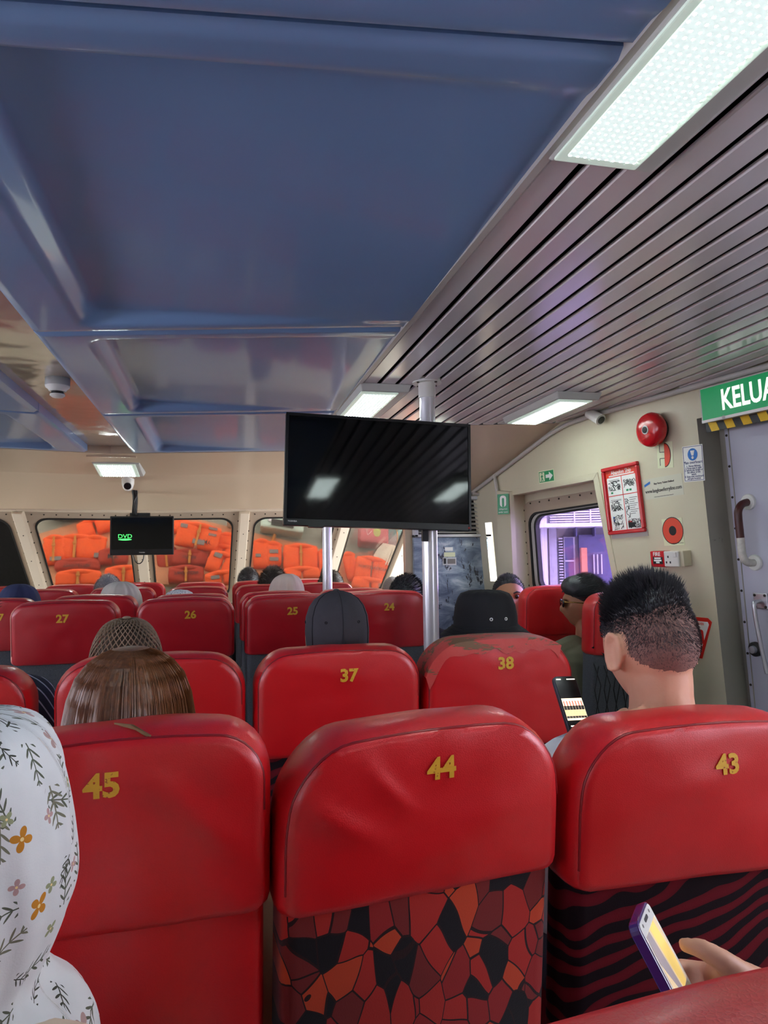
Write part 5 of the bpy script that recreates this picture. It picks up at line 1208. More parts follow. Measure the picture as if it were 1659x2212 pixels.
def person(label, head,  yaw=0.0, nod=0.0, tilt=0.0, s=1.0, skin=SK1, shirt=CG, body_yaw=None, back=.02, hair=None, hairmat=HB, voxel=.011, ears=True, sleeves='long', arms=True, broad=1.0, head_voxel=None, base=None, eyes=False, collar=True, trousers=TR, wrists=None, elbows=None, group=None, neck=.165):
    head = V(head); by = yaw if body_yaw is None else body_yaw
    Rz = Matrix.Rotation(by, 3, 'Z'); fw = Rz @ V((0, 1, 0))
    bx = (head - fw * back) if base is None else V(base); ro = root('person', label, 'person', (bx.x, bx.y, 0), by, group)
    inv = Rz.transposed(); hl = inv @ (head - V((bx.x, bx.y, 0)))
    HM = Matrix.Translation(hl) @ Matrix.Rotation(yaw - by, 4, 'Z') @ Matrix.Rotation(-nod, 4, 'X') @ Matrix.Rotation(tilt, 4, 'Y') @ Matrix.Scale(s, 4)
    nb = hl + V((0, -.035, -neck)) * s
    hip = V((0, 0, .50)); m = MB(); sp = nb - hip
    prof = ((0, .165, .125), (.15, .165, .12), (.4, .155, .112), (.62, .172, .118), (.78, .188, .112), (.88, .165, .098), (.95, .105, .078), (1.0, .062, .062))
    def rings(extra, upto=1.0, lo=0.0):
        R = []
        for t, rx, ry in prof:
            if t > upto + 1e-6 or t < lo: continue
            c = hip + sp * t + V((0, -.02 * math.sin(PI * t), 0)); R.append([c + V(((rx * broad + extra) * s * math.copysign(abs(math.cos(a)) ** .85, math.cos(a)), (ry + extra) * s * math.copysign(abs(math.sin(a)) ** .9, math.sin(a)), 0)) for a in [2 * PI * q / 24 for q in range(24)]])
        return R
    m.loft(rings(0) + [], True)
    hc = hl + (HM.to_3x3() @ V((0, -.022, -.055)))
    m.chain([nb - V((0, 0, .03)), nb.lerp(hc, .5), hc], [.062 * s, .056 * s, .058 * s], 16)
    hm = head_mb(); hm.xf(HM); m.merge(hm)
    if ears: e = ears_mb(); e.xf(HM); m.merge(e)
    sh_z = hip + sp * .84; arm = MB(); slv = MB(); hands = []
    for k in (-1, 1):
        S = sh_z + V((k * .172 * s * broad, 0, -.005)); E = S + V((k * .055, .06, -.27)) if not elbows else V(elbows[0 if k < 0 else 1]); Wt_ = E + V((-k * .10, .22, .0)) if not wrists else V(wrists[0 if k < 0 else 1])
        m.chain([sh_z + V((k * .08, 0, .02)), S, E, Wt_], [.06 * s, .056 * s, .042 * s, .029 * s]); hand(m, Wt_, (Wt_ - E), V((0, 0, -1)) if not wrists else V((-k, .2, .2)), s, .35, -k if not wrists else k)
        slv.chain([sh_z + V((k * .08, 0, .022)), S, E], [.070 * s, .066 * s, .054 * s])
        if sleeves == 'long': slv.chain([E, E.lerp(Wt_, .9)], [.054 * s, .040 * s])
    leg = MB()
    for k in (-1, 1):
        H = hip + V((k * .085, 0, .02)); Kn = V((k * .11, .40, .50)); An = V((k * .11, .40, .09)); To = V((k * .12, .52, .035))
        m.chain([H, Kn, An, To], [.085 * s, .058 * s, .036 * s, .034 * s]); leg.chain([H, Kn, V((k * .11, .40, .13))], [.098 * s, .070 * s, .052 * s])
    leg.loft(rings(.016, .3), True)
    body = m.build('body', skin, ro, remesh=voxel, smooth_iter=2)
    sm_ = MB().loft(rings(.014, .95), True).merge(slv)
    if collar: c1 = hip + sp * .95; sm_.loft([[c1 + V((0, .004, -.03)) + V(((.100 - .03 * q) * s * math.cos(a), (.085 - .018 * q) * s * math.sin(a), .055 * q)) for a in [2 * PI * i / 24 for i in range(24)]] for q in (0, .5, 1)], True)
    sm_.build('shirt', shirt, ro, remesh=voxel, smooth_iter=3)
    leg.build('trousers', trousers, ro, remesh=.016, smooth_iter=2)
    if eyes:
        for k in (-1, 1):
            MB().ball((k * .031, .080, .008), .0105, 12, 8).xf(HM).build('eye', M('eye_dark', srgb(40, 30, 26), .2), ro, smooth=180)
            MB().chain([V((k * .016, .0905, .028)), V((k * .032, .0925, .034)), V((k * .048, .084, .029))], [.003, .004, .0025], 8).xf(HM).build('eyebrow', HB, ro, smooth=180)
    if hair: hair(ro, HM, hairmat)
    return ro

def short_hair(th=.010, n=1800, length=.016, front=.5, side=.1, nape=-.45, comb=V((0, -.3, .1)), seed=1, jit=.4, bald=False):
    def fn(ro, HM, mt):
        reg = lambda d: hair_cover(d, front, side, nape) * (0 if (bald and d.z > .75) else 1)
        h = head_mb(48, 36, lambda d: -.006 + (th + .006 + .003 * nz(d.x * 9, d.y * 9, d.z * 9 + seed)) * reg(d)); h.xf(HM)
        ho = h.build('hair', mt, ro, smooth=180)
        st = strands(n, reg, lambda d: length, lambda d: comb, .0009, seed, jit=jit, lift=th * .6); st.xf(HM); o = st.build('hair_strands', mt, ho); o['kind'] = 'stuff'
    return fn
def crom(rows, sub):
    out = []; n = len(rows)
    for k in range(n - 1):
        p0, p1, p2, p3 = rows[max(0, k - 1)], rows[k], rows[k + 1], rows[min(n - 1, k + 2)]
        for q in range(sub):
            t = q / sub; out.append(tuple(.5 * (2 * b + (c - a) * t + (2 * a - 5 * b + 4 * c - d) * t * t + (3 * b - a - 3 * c + d) * t ** 3) for a, b, c, d in zip(p0, p1, p2, p3)))
    return out + [rows[-1]]
def scarf(profile, mat_, seed=0, fold=.006, n=64, uv=False, name='headscarf', yoff=0.0):
    """profile: rows of (z, rx, ry, ycentre) from the crown down, in head units"""
    def fn(ro, HM, mt):
        rings = []; P = crom(profile, 4); uvs = []
        for j, (z, rx, ry, yc) in enumerate(P):
            R = []
            for i in range(n):
                a = 2 * PI * i / n; f = 1 + fold / max(rx, .02) * (nz(math.cos(a) * 3 + seed, math.sin(a) * 3, z * 6) + .6 * nz(math.cos(a) * 7, math.sin(a) * 7 + seed, z * 9)) * min(1, j / 6)
                R.append(HM @ V((rx * f * math.cos(a), yc + ry * f * math.sin(a), z))); uvs.append((a * .11, z))
            rings.append(R)
        mb = MB().loft(rings, True); return mb.build(name, mat_, ro, smooth=180, uvfn=(lambda vi: uvs[min(vi, len(uvs) - 1)]) if uv else None)
    return fn
HIJ = [(.142, .004, .004, -.01), (.138, .035, .04, -.01), (.118, .068, .08, -.008), (.08, .088, .106, -.004), (.03, .096, .116, 0), (-.03, .096, .116, -.002), (-.085, .090, .106, -.008), (-.13, .094, .102, -.014), (-.17, .125, .115, -.02), (-.22, .17, .135, -.025), (-.28, .195, .145, -.03)]

# ---- distant rows: only the tops of heads show above the seats
def hz(px, py, y): return PY(px, py, y)
def far(label, px, pytop, y, **k):
    p = hz(px, pytop, y); s_ = k.get('s', 1.0); top = k.pop('top', .128); return person(label, (p.x, p.y, p.z - top * s_), voxel=.016, **k)
far('person in a navy headscarf at the left edge, facing forward', 42, 1261, 4.18, shirt=CN, hair=scarf(HIJ, CN, 1), top=.142, s=1.12)
far('person in an off white headscarf below the small television', 262, 1256, 4.20, shirt=CWH, hair=scarf(HIJ, CWH, 2, .009), top=.142, s=1.12)
far('person with grey hair below the small television', 234, 1241, 5.30, shirt=CG, hair=short_hair(.012, 1500, .02, seed=2), hairmat=HG, skin=SK2)
def kufi(ro, HM, mt):
    t = NT('white_kufi'); v = t.coord('Object'); ck = t.node('TexVoronoi'); t.link(v, ck.inputs['Vector']); ck.inputs['Scale'].default_value = 95; t.set(col=t.mix(t.math('LESS_THAN', ck.outputs['Distance'], .28), srgb(228, 228, 232), srgb(96, 100, 112)), rough=.8)
    rings = [[HM @ V((rx * math.cos(a), -.005 + rx * 1.18 * math.sin(a), z)) for a in [2 * PI * i / 48 for i in range(48)]] for z, rx in ((.03, .086), (.06, .088), (.09, .084), (.112, .070), (.125, .045), (.130, .01))]
    MB().loft(rings, True).build('skullcap', t.mat, ro, smooth=180); short_hair(.006, 500, .01, seed=4)(ro, HM, HB)
far('person in a white patterned skullcap below the small television', 388, 1273, 4.22, shirt=CW, hair=kufi, skin=SK2, top=.131)
far('person with short black hair left of the curly haired one', 537, 1226, 6.25, shirt=CK, hair=short_hair(.014, 1500, .022, seed=5, jit=.8), skin=SK3)
far('person with tousled dark brown hair beside the third window', 590, 1226, 5.32, shirt=CK, hair=short_hair(.016, 2600, .03, seed=6, jit=.9), hairmat=HDB, skin=SK2, s=1.1)
far('person in a beige headscarf in front of seat 25', 621, 1239, 4.20, shirt=CBG, hair=scarf(HIJ, CBG, 5, .012), top=.142, s=1.05)
far('person with smooth dark hair before the far white pole', 714, 1233, 5.35, shirt=CN, hair=short_hair(.020, 1200, .03, seed=7, jit=.15, comb=V((0, -.9, -.3))), hairmat=HDB, skin=SK2, s=1.05)
far('person with combed black hair in front of seat 24', 876, 1243, 4.25, shirt=CK, hair=short_hair(.018, 2200, .035, seed=8, jit=.12, comb=V((.25, -1.1, .1))), skin=SK2, s=1.12)
far('balding person with grey temples by the fourth window', 848, 1244, 5.3, shirt=CG, hair=short_hair(.006, 500, .01, seed=9, front=.9, side=.2), hairmat=HG, skin=SK2)

# ---- middle rows
# crocheted cap
def crochet(ro, HM, mt):
    short_hair(.004, 300, .008, seed=3)(ro, HM, HB)
    yarn = M('brown_yarn', srgb(160, 138, 116), .9, var=(90, .2), bump=(400, .5, .001)); inner = M('cap_gaps', srgb(76, 64, 54), .9)
    prof = lambda t: (.128 * math.cos(t * 1.45) ** .9 + .002, .0975 * math.sin(t * 1.45) ** .72)      # z, radius along the dome
    h = head_mb(40, 28, lambda d: -.01 + .016 * smooth01((d.z + .2) / .1)); h.xf(HM); cap = h.build('cap_lining', inner, ro, smooth=180)
    m = MB(); rows = 15; nzg = 34
    for r in range(rows):
        t0 = .10 + .92 * r / rows; t1 = t0 + .92 / rows * 1.12; pts = []
        for k in range(nzg * 2):
            a = 2 * PI * (k + (r % 2)) / (nzg * 2); t = t0 if k % 2 else t1; z, rad = prof(t); rad = rad + .004; z = .128 - (1 - math.cos(t * 1.5)) * .150
            pts.append(V((rad * math.cos(a), -.004 + rad * 1.2 * math.sin(a), z)))
        m.tube(pts, .0026, 5, True)
    m.ball((0, -.004, .130), (.012, .012, .005), 10, 6)
    o = m.xf(HM).build('crochet_mesh', yarn, cap, smooth=60); o['kind'] = 'stuff'
    MB().tube([V((.094 * math.cos(a), -.004 + .113 * math.sin(a), -.020)) for a in [2 * PI * k / 40 for k in range(40)]], .005, 8, True).xf(HM).build('cap_band', yarn, cap, smooth=60)
p = PY(274, 1337, 2.22); person('person in a brown crocheted skullcap behind the brown haired woman', (p.x, 2.22, p.z - .130), s=1.03, skin=SK2, shirt=CG, hair=crochet, voxel=.012)
# baseball cap
def ballcap(ro, HM, mt):
    fab = M('charcoal_cap_cotton', srgb(62, 60, 66), .9, var=(30, .18), bump=(300, .4, .001)); sm_ = M('cap_seam', srgb(44, 42, 48), .9)
    short_hair(.006, 1200, .012, seed=12, nape=-.5)(ro, HM, HB)
    rows = [(-.045, .090, .110), (-.02, .0935, .114), (.02, .095, .116), (.06, .092, .112), (.09, .082, .100), (.112, .066, .080), (.127, .044, .053), (.134, .02, .024), (.136, .004, .005)]
    rings = [[HM @ V((rx * (1 + .012 * abs(math.cos(3 * a))) * math.cos(a), -.002 + ry * (1 + .012 * abs(math.cos(3 * a))) * math.sin(a), z + (.022 if (math.sin(a) < -.82 and z < -.0) else 0))) for a in [2 * PI * i / 60 for i in range(60)]] for z, rx, ry in rows]
    dome = MB().loft(rings, True).build('cap_crown', fab, ro, smooth=180)
    MB().lathe([(.010, -.002), (.010, .003), (.006, .006), (0, .007)], 16, HM @ Matrix.Translation((0, -.002, .135))).build('cap_button', fab, dome, smooth=60)
    for k in range(6):
        a = math.radians(30 + 60 * k + 0); 
        MB().tube([HM @ V(((rx + .001) * math.cos(a), -.002 + (ry + .001) * math.sin(a), z)) for z, rx, ry in rows], .0012, 5).build('cap_seam', sm_, dome)
        a2 = a + math.radians(30); z, rx, ry = .045, .0945, .1145
        MB().tube([HM @ (V((rx * 1.01 * math.cos(a2), -.002 + ry * 1.01 * math.sin(a2), z)) + V((-math.sin(a2) * .004 * math.cos(q), math.cos(a2) * .004 * math.cos(q), .004 * math.sin(q)))) for q in [2 * PI * i / 10 for i in range(10)]], .0011, 5, True).build('cap_eyelet', sm_, dome)
    m = MB()
    def fn(u, v): a = PI * (.14 + .72 * u); r = 1 + v * .72 * math.sin(PI * u) ** .5; return HM @ V((.094 * math.cos(a) * (1 + .05 * v), .112 * math.sin(a) * r, -.040 - .012 * v - .012 * math.cos(PI * (u - .5)) * -1 * (1 - v)))
    m.grid(20, 6, fn); b = m.build('cap_brim', fab, dome, smooth=180); b.modifiers.new('s', 'SOLIDIFY').thickness = .003
    MB().tube([HM @ V((.0925 * math.cos(a), -.002 + .113 * math.sin(a), -.032)) for a in [2 * PI * i / 48 for i in range(48)]], .0015, 5, True).build('cap_stitching', sm_, dome)
p = PY(727, 1276, 2.22); person('person in a dark grey baseball cap in front of seat 37', (p.x, 2.22, p.z - .136 * 1.04), s=1.04, skin=SK1, shirt=CK, hair=ballcap, voxel=.011, nod=.05)
# bucket hat
def bucket(ro, HM, mt):
    fab = M('black_twill', srgb(24, 25, 30), .85, var=(40, .2), bump=(400, .4, .001)); short_hair(.006, 500, .012, seed=14)(ro, HM, HB)
    n = 64
    def ring(rx, ry, z, dip=0.0): return [HM @ V((rx * (1 + .010 * nz(math.cos(a) * 2, math.sin(a) * 2, z * 9)) * math.cos(a), ry * math.sin(a), z + dip * (math.cos(2 * a) * .5 - .2) + .003 * nz(math.cos(a) * 3, math.sin(a) * 3, 4))) for a in [2 * PI * i / n for i in range(n)]]
    crown = MB().loft([ring(.106, .120, .016), ring(.1045, .118, .045), ring(.099, .113, .080), ring(.090, .103, .105), ring(.080, .092, .119), ring(.055, .064, .127), ring(.01, .012, .130)], True).build('hat_crown', fab, ro, smooth=60)
    MB().loft([ring(.106, .120, .016), ring(.126, .140, .000, .006), ring(.148, .162, -.016, .010), ring(.151, .165, -.020, .010), ring(.146, .160, -.022, .010), ring(.121, .136, -.004, .006), ring(.102, .116, .010)], False).build('hat_brim', fab, crown, smooth=60)
    for k in range(3): MB().tube(ring(.112 + .012 * k, .128 + .012 * k, (.0115, .002, -.007)[k], .003 + .003 * k), .0009, 5, True).build('brim_stitching', fab, crown)
    for a in (-96, -68):
        a = math.radians(a); c = V((.104 * math.cos(a), .1185 * math.sin(a), .042)); tx_ = V((-math.sin(a), math.cos(a), 0)); MB().tube([HM @ (c + tx_ * (.0042 * math.cos(q)) + V((0, 0, .0042 * math.sin(q))) + V((math.cos(a), math.sin(a), 0)) * .001) for q in [2 * PI * i / 14 for i in range(14)]], .0016, 6, True).build('hat_eyelet', MT['sign_white'], crown, smooth=60)
p = PY(1047, 1274, 2.25); person('person in a black bucket hat in front of seat 38', (p.x, 2.25, p.z - .130), skin=SK1, shirt=CK, hair=bucket, voxel=.011, yaw=-.12, body_yaw=0)
# man facing backwards near the pillar
p = PY(1100, 1291, 3.82); person('man with short black hair facing the camera behind the bucket hat', (p.x, 3.82, p.z), yaw=PI - .30, body_yaw=1.75, tilt=.05, nod=.0, skin=SK2, shirt=cloth('dark_blue_shirt', srgb(40, 44, 60)), hair=short_hair(.007, 2200, .012, front=.80, side=.42, seed=21), voxel=.0068, eyes=True, s=1.1)
# man with sunglasses in profile
def slick(ro, HM, mt):
    def reg(d): return hair_cover(d, .50, .16, -.30)
    h = head_mb(56, 40, lambda d: -.006 + (.010 + .022 * smooth01((d.z - .3) / .5) + .012 * smooth01((d.y - .2) / .4) * smooth01((d.z - .4) / .3) + .002 * nz(d.x * 14, d.y * 3, d.z * 3)) * reg(d)); h.xf(HM); ho = h.build('hair', mt, ro, smooth=180)
    st = strands(2600, lambda d: reg(d) * smooth01((d.z - .2) / .3), lambda d: .045, lambda d: V((.1, -1.5, .1)), .0009, 5, jit=.12, lift=.016); st.xf(HM); o = st.build('hair_strands', mt, ho); o['kind'] = 'stuff'
    gl = M('sunglass_lens', srgb(16, 14, 14), .08); gf = M('sunglass_gold', srgb(176, 140, 70), .25, .9)
    for k in (-1, 1):
        MB().ball((k * .033, .098, .004), (.027, .006, .020), 16, 10).xf(HM).build('sunglass_lens', gl, ro, smooth=180)
        MB().tube([V((k * .058, .094, .012)), V((k * .078, .05, .012)), V((k * .088, -.005, .006)), V((k * .086, -.02, -.004))], .0026, 6).xf(HM).build('sunglass_arm', gf, ro, smooth=60)
    MB().tube([V((-.01, .102, .010)), V((.01, .102, .010))], .002, 6).xf(HM).build('sunglass_bridge', gf, ro)
p = PY(1258, 1304, 3.17); person('man in profile with slick black hair, sunglasses and olive jacket', (p.x, 3.17, p.z), yaw=1.25, body_yaw=.12, skin=SK2, shirt=CO, hair=slick, voxel=.0065, s=1.0, nod=.0, back=.0)

# ---- striped shirt at the left edge and white shirt tail between the seats
def stripe():
    t = NT('navy_striped_shirt'); v = t.coord('Object'); w = t.node('TexWave', bands_direction='DIAGONAL'); t.link(v, w.inputs['Vector']); w.inputs['Scale'].default_value = 16
    t.set(col=t.mix(t.math('GREATER_THAN', w.outputs[0], .93), srgb(44, 50, 66), srgb(190, 196, 210)), rough=.85); return t.mat
p = PY(-70, 1330, 2.45); person('person in a navy striped shirt cut off by the left edge', (p.x, 2.45, p.z), skin=SK2, shirt=stripe(), hair=short_hair(.01, 600, .014, seed=31), voxel=.014, broad=1.15)

# ---- brown haired woman
def long_hair(ro, HM, mt):
    rows = [(.1365, .002, .003, -.008), (.135, .020, .024, -.008), (.129, .040, .048, -.008), (.112, .066, .080, -.006), (.08, .088, .108, -.004), (.03, .100, .122, -.008), (-.03, .105, .122, -.018), (-.09, .110, .112, -.030), (-.15, .116, .100, -.042), (-.22, .120, .088, -.052), (-.30, .118, .072, -.060), (-.38, .112, .05, -.06)]
    P = crom(rows, 4)
    n = 220; rings = []
    for z, rx, ry, yc in P:
        R = []
        for i in range(n):
            a = 2 * PI * i / n; g = 1 + .012 * nz(math.cos(a) * 22, math.sin(a) * 22, z * 1.5) + .010 * nz(math.cos(a) * 7, math.sin(a) * 7, z * 2.5 + 3); part = 1 - .06 * math.exp(-((a - PI * 1.5) / .05) ** 2) * smooth01((z - .05) / .06)
            R.append(HM @ V((rx * g * math.cos(a), yc + ry * g * part * math.sin(a), z)))
        rings.append(R)
    ho = MB().loft(rings, True).build('hair', mt, ro, smooth=180)
    rr = random.Random(4); m = MB()
    for _ in range(620):
        a = rr.uniform(PI * .95, PI * 2.05); pts = []; off = rr.uniform(.99, 1.012); j = rr.uniform(-.03, .03)
        for k in range(6, len(P), 3):
            z, rx, ry, yc = P[k]; aa = a + j * k / len(P); pts.append(HM @ V((rx * off * math.cos(aa), yc + ry * off * math.sin(aa), z)))
        m.tube(pts, .0008, 3)
    o = m.build('hair_strands', mt, ho); o['kind'] = 'stuff'
p = PY(284, 1396, 1.245); person('woman with long straight brown hair in front of seat 45', (p.x, 1.245, p.z - .136), skin=SK1, shirt=cloth('tan_blouse', srgb(196, 160, 130)), hair=long_hair, hairmat=HBR, voxel=.012, ears=False)

# ---- man with spiky hair and phone
def spiky(ro, HM, mt):
    zz = lambda d: d.z + .10 * nz(d.x * 4, d.y * 4, d.z * 4) + .18 * d.y
    top = lambda d: smooth01((zz(d) - .22) / .42)
    side = lambda d: hair_cover(d, .45, .0, -.46)
    h = head_mb(64, 48, lambda d: -.006 + .013 * smooth01((zz(d) - .46) / .22)); h.xf(HM); ho = h.build('hair', mt, ro, smooth=180)
    fade = M('scalp_stubble', srgb(132, 98, 90), .7, var=(160, .22))
    h = head_mb(64, 48, lambda d: -.003 + .0040 * smooth01((side(d) - .25 + .25 * nz(d.x * 12, d.y * 12, d.z * 12)) / .3)); h.xf(HM); h.build('stubble', fade, ho, smooth=180)
    st = strands(7000, lambda d: top(d), lambda d: .005 + .026 * smooth01((zz(d) - .48) / .4), lambda d: V((d.x * .5, .30, .95)) * .6, .0008, 3, jit=.28, lift=.001); st.xf(HM); o = st.build('hair_spikes', mt, ho); o['kind'] = 'stuff'
    st = strands(11000, lambda d: side(d) * (.12 + .88 * smooth01((d.z + .55) / .75)), lambda d: .003 + .005 * smooth01((d.z + .3) / .6), lambda d: V((0, -.1, -.75)), .00038, 8, jit=.3); st.xf(HM); o = st.build('hair_fade', hair_mat('faded_hair', srgb(36, 32, 38), srgb(78, 70, 76), .6), ho); o['kind'] = 'stuff'
p = PY(1402, 1392, 1.235)
HS = 1.04
PHP = PD(1241, 1532, 1.30)     # centre of his phone
bx_ = (p.x, 1.235 - .02)
loc = lambda q: V((q.x - bx_[0], q.y - bx_[1], q.z))
person('man with short spiky black hair holding a phone beside seat 43', (p.x, 1.235, p.z), yaw=.10, body_yaw=0, s=HS, skin=SK1, shirt=CW, hair=spiky, voxel=.0062, sleeves='short', back=.02, nod=.05, neck=.125, broad=1.08,
       wrists=(loc(PHP + V((.030, -.03, -.13))), V((.16, .28, .66))), elbows=(V((-.22, .0, .72)), V((.27, .06, .70))))
def phone(M4, w, h, t, label, case_mat, content):
    ro = root('phone', label, 'phone', M=M4)
    MB().prism(rrp(-w / 2, -h / 2, w / 2, h / 2, .010), 0, t).build('phone_body', case_mat, ro, bevel=.0015)
    content(ro, w, h); return ro
def wine_screen(ro, w, h):
    def em(name, c, e=.8):
        t = NT(name); t.set(col=c, rough=.4); t.b.inputs['Emission Color'].default_value = c; t.b.inputs['Emission Strength'].default_value = e; return t.mat
    blk = M('phone_screen_black', srgb(8, 8, 10), .15); flat(ro, 'screen', rrp(-w / 2 + .002, -h / 2 + .002, w / 2 - .002, h / 2 - .002, .008), blk, .0006)
    wt = em('screen_white', srgb(245, 240, 225)); flat(ro, 'screen_photo', rectp(-w / 2 + .003, -h * .16, w / 2 - .003, h * .16), em('screen_cream', srgb(245, 222, 180), .75), .0003, .0006)
    gk = em('screen_bottle', srgb(30, 26, 24), .2); lb = em('screen_label', srgb(222, 190, 140), .6); rc = em('screen_red', srgb(196, 60, 40), .6)
    for k in range(7):
        x = -w * .38 + k * w * .125; flat(ro, 'screen_bottle', rectp(x - .003, -h * .13, x + .003, h * .05), gk, .0002, .0009); flat(ro, 'screen_bottle_neck', rectp(x - .001, h * .05, x + .001, h * .12), rc, .0002, .0009); flat(ro, 'screen_bottle_label', rectp(x - .003, -h * .10, x + .003, -h * .01), lb, .0002, .0011)
    for k, q in enumerate((.5, .12, .7, .45)): flat(ro, 'screen_text_line', rectp(-w * .38, -h * (.25 + .05 * k), -w * .38 + w * .75 * q, -h * (.232 + .05 * k)), wt, .0002, .0006)
    for x0, x1 in ((-.4, -.2), (.05, .42)): flat(ro, 'screen_status', rectp(w * x0, h * .44, w * x1, h * .455), wt, .0002, .0006)
ph1 = frameM(PHP, (PD(1263, 1530, 1.31) - PD(1215, 1532, 1.29)), PD(1229, 1470, 1.33) - PD(1243, 1580, 1.27))
phone(ph1, .052, .128, .008, 'dark phone showing a row of bottles, held by the spiky haired man', M('phone_dark_case', srgb(52, 58, 70), .3, .5), wine_screen)

# ---- floral headscarf woman at the lower left
def floral():
    t = NT('floral_print'); tc = t.node('TexCoord'); uv = tc.outputs['UV']
    def cells(scale, rnd=.85, off=0):
        mp = t.node('Mapping'); t.link(uv, mp.inputs[0]); mp.inputs[1].default_value = (off, off * .7, 0)
        vo = t.node('TexVoronoi', voronoi_dimensions='2D'); vo.inputs['Scale'].default_value = scale; vo.inputs['Randomness'].default_value = rnd; t.link(mp.outputs[0], vo.inputs['Vector'])
        sub = t.node('VectorMath', operation='SUBTRACT'); t.link(mp.outputs[0], sub.inputs[0]); t.link(vo.outputs['Position'], sub.inputs[1])
        sc_ = t.node('VectorMath', operation='SCALE'); t.link(sub.outputs[0], sc_.inputs[0]); sc_.inputs['Scale'].default_value = 1.0
        xy = t.node('SeparateXYZ'); t.link(sc_.outputs[0], xy.inputs[0]); rc = t.node('SeparateColor'); t.link(vo.outputs['Color'], rc.inputs[0]); return xy.outputs[0], xy.outputs[1], rc.outputs
    base = t.mix(t.noise(uv, 14, 3).outputs[0], srgb(200, 204, 204), srgb(232, 234, 232)); col = base
    # sprigs: a stem with paired leaves
    def leaves(col, scale, off, thr, c1, r0):
        x, y, rc = cells(scale, .8, off); ang = t.math('MULTIPLY', rc[1], 6.28); ca, sa = t.math('COSINE', ang), t.math('SINE', ang)
        u = t.math('ADD', t.math('MULTIPLY', x, ca), t.math('MULTIPLY', y, sa)); v = t.math('SUBTRACT', t.math('MULTIPLY', y, ca), t.math('MULTIPLY', x, sa))
        au = t.math('ABSOLUTE', u); stem_ = t.math('MULTIPLY', t.math('LESS_THAN', t.math('ABSOLUTE', v), r0 * .035), t.math('LESS_THAN', au, r0))
        # leaf pairs: repeat along u, slanted with |v|
        per = r0 * .5; us = t.math('SUBTRACT', u, t.math('MULTIPLY', t.math('ABSOLUTE', v), 1.1)); fr = t.math('SUBTRACT', t.math('MODULO', t.math('ADD', us, 10 * per), per), per * .5)
        av = t.math('ABSOLUTE', t.math('SUBTRACT', t.math('ABSOLUTE', v), r0 * .20)); lf = t.math('LESS_THAN', t.math('ADD', t.math('POWER', t.math('DIVIDE', fr, r0 * .085), 2), t.math('POWER', t.math('DIVIDE', av, r0 * .20), 2)), 1.0)
        lf = t.math('MULTIPLY', lf, t.math('LESS_THAN', au, r0 * .95)); f = t.math('MULTIPLY', t.math('MAXIMUM', stem_, lf), t.math('LESS_THAN', rc[0], thr)); return t.mix(f, col, c1)
    col = leaves(col, 17, .0, .8, srgb(92, 98, 82), .022); col = leaves(col, 14, .41, .5, srgb(120, 120, 100), .024); col = leaves(col, 21, .9, .35, srgb(70, 72, 62), .016)
    def flowers(col, scale, off, thr, R0, c1, c2):
        x, y, rc = cells(scale, .75, off); r = t.math('SQRT', t.math('ADD', t.math('MULTIPLY', x, x), t.math('MULTIPLY', y, y))); th = t.math('ADD', t.math('ARCTAN2', y, x), t.math('MULTIPLY', rc[2], 6.28))
        pet = t.math('MULTIPLY', t.math('ADD', t.math('ABSOLUTE', t.math('COSINE', t.math('MULTIPLY', th, 2.0))), .35), R0 * .75)
        f = t.math('MULTIPLY', t.math('LESS_THAN', r, pet), t.math('LESS_THAN', rc[0], thr)); c = t.mix(t.math('LESS_THAN', rc[1], .55), c1, c2); c = t.mix(t.math('LESS_THAN', r, R0 * .16), c, srgb(240, 214, 150)); return t.mix(f, col, c)
    col = flowers(col, 13, .23, .55, .0125, srgb(190, 128, 44), srgb(176, 148, 142)); col = flowers(col, 22, .67, .30, .008, srgb(150, 156, 120), srgb(182, 150, 146))
    t.set(col=col, rough=.85, spec=.2); t.bump(t.noise(uv, 500, 2).outputs[0], .2, .001); return t.mat
FL = floral()
HIJ2 = [(.142, .004, .004, -.01), (.138, .035, .04, -.01), (.118, .070, .084, -.008), (.08, .092, .110, -.004), (.03, .1015, .118, 0), (-.03, .104, .120, -.002), (-.075, .100, .114, -.006), (-.115, .085, .10, -.012), (-.145, .072, .092, -.020), (-.165, .080, .100, -.024), (-.19, .110, .13, -.035), (-.23, .134, .17, -.055), (-.30, .146, .21, -.08), (-.40, .15, .23, -.10)]
wc = PD(-62, 1812, .735)
person('woman in a white headscarf with a floral leaf print, lower left', tuple(wc), yaw=-.1, body_yaw=0, s=.95, nod=-.12, skin=SK1, shirt=CCR, hair=scarf(HIJ2, FL, 9, .007, 96, True), voxel=.010, ears=False, base=(wc.x - .03, .62, 0), broad=.98, neck=.20, collar=False)

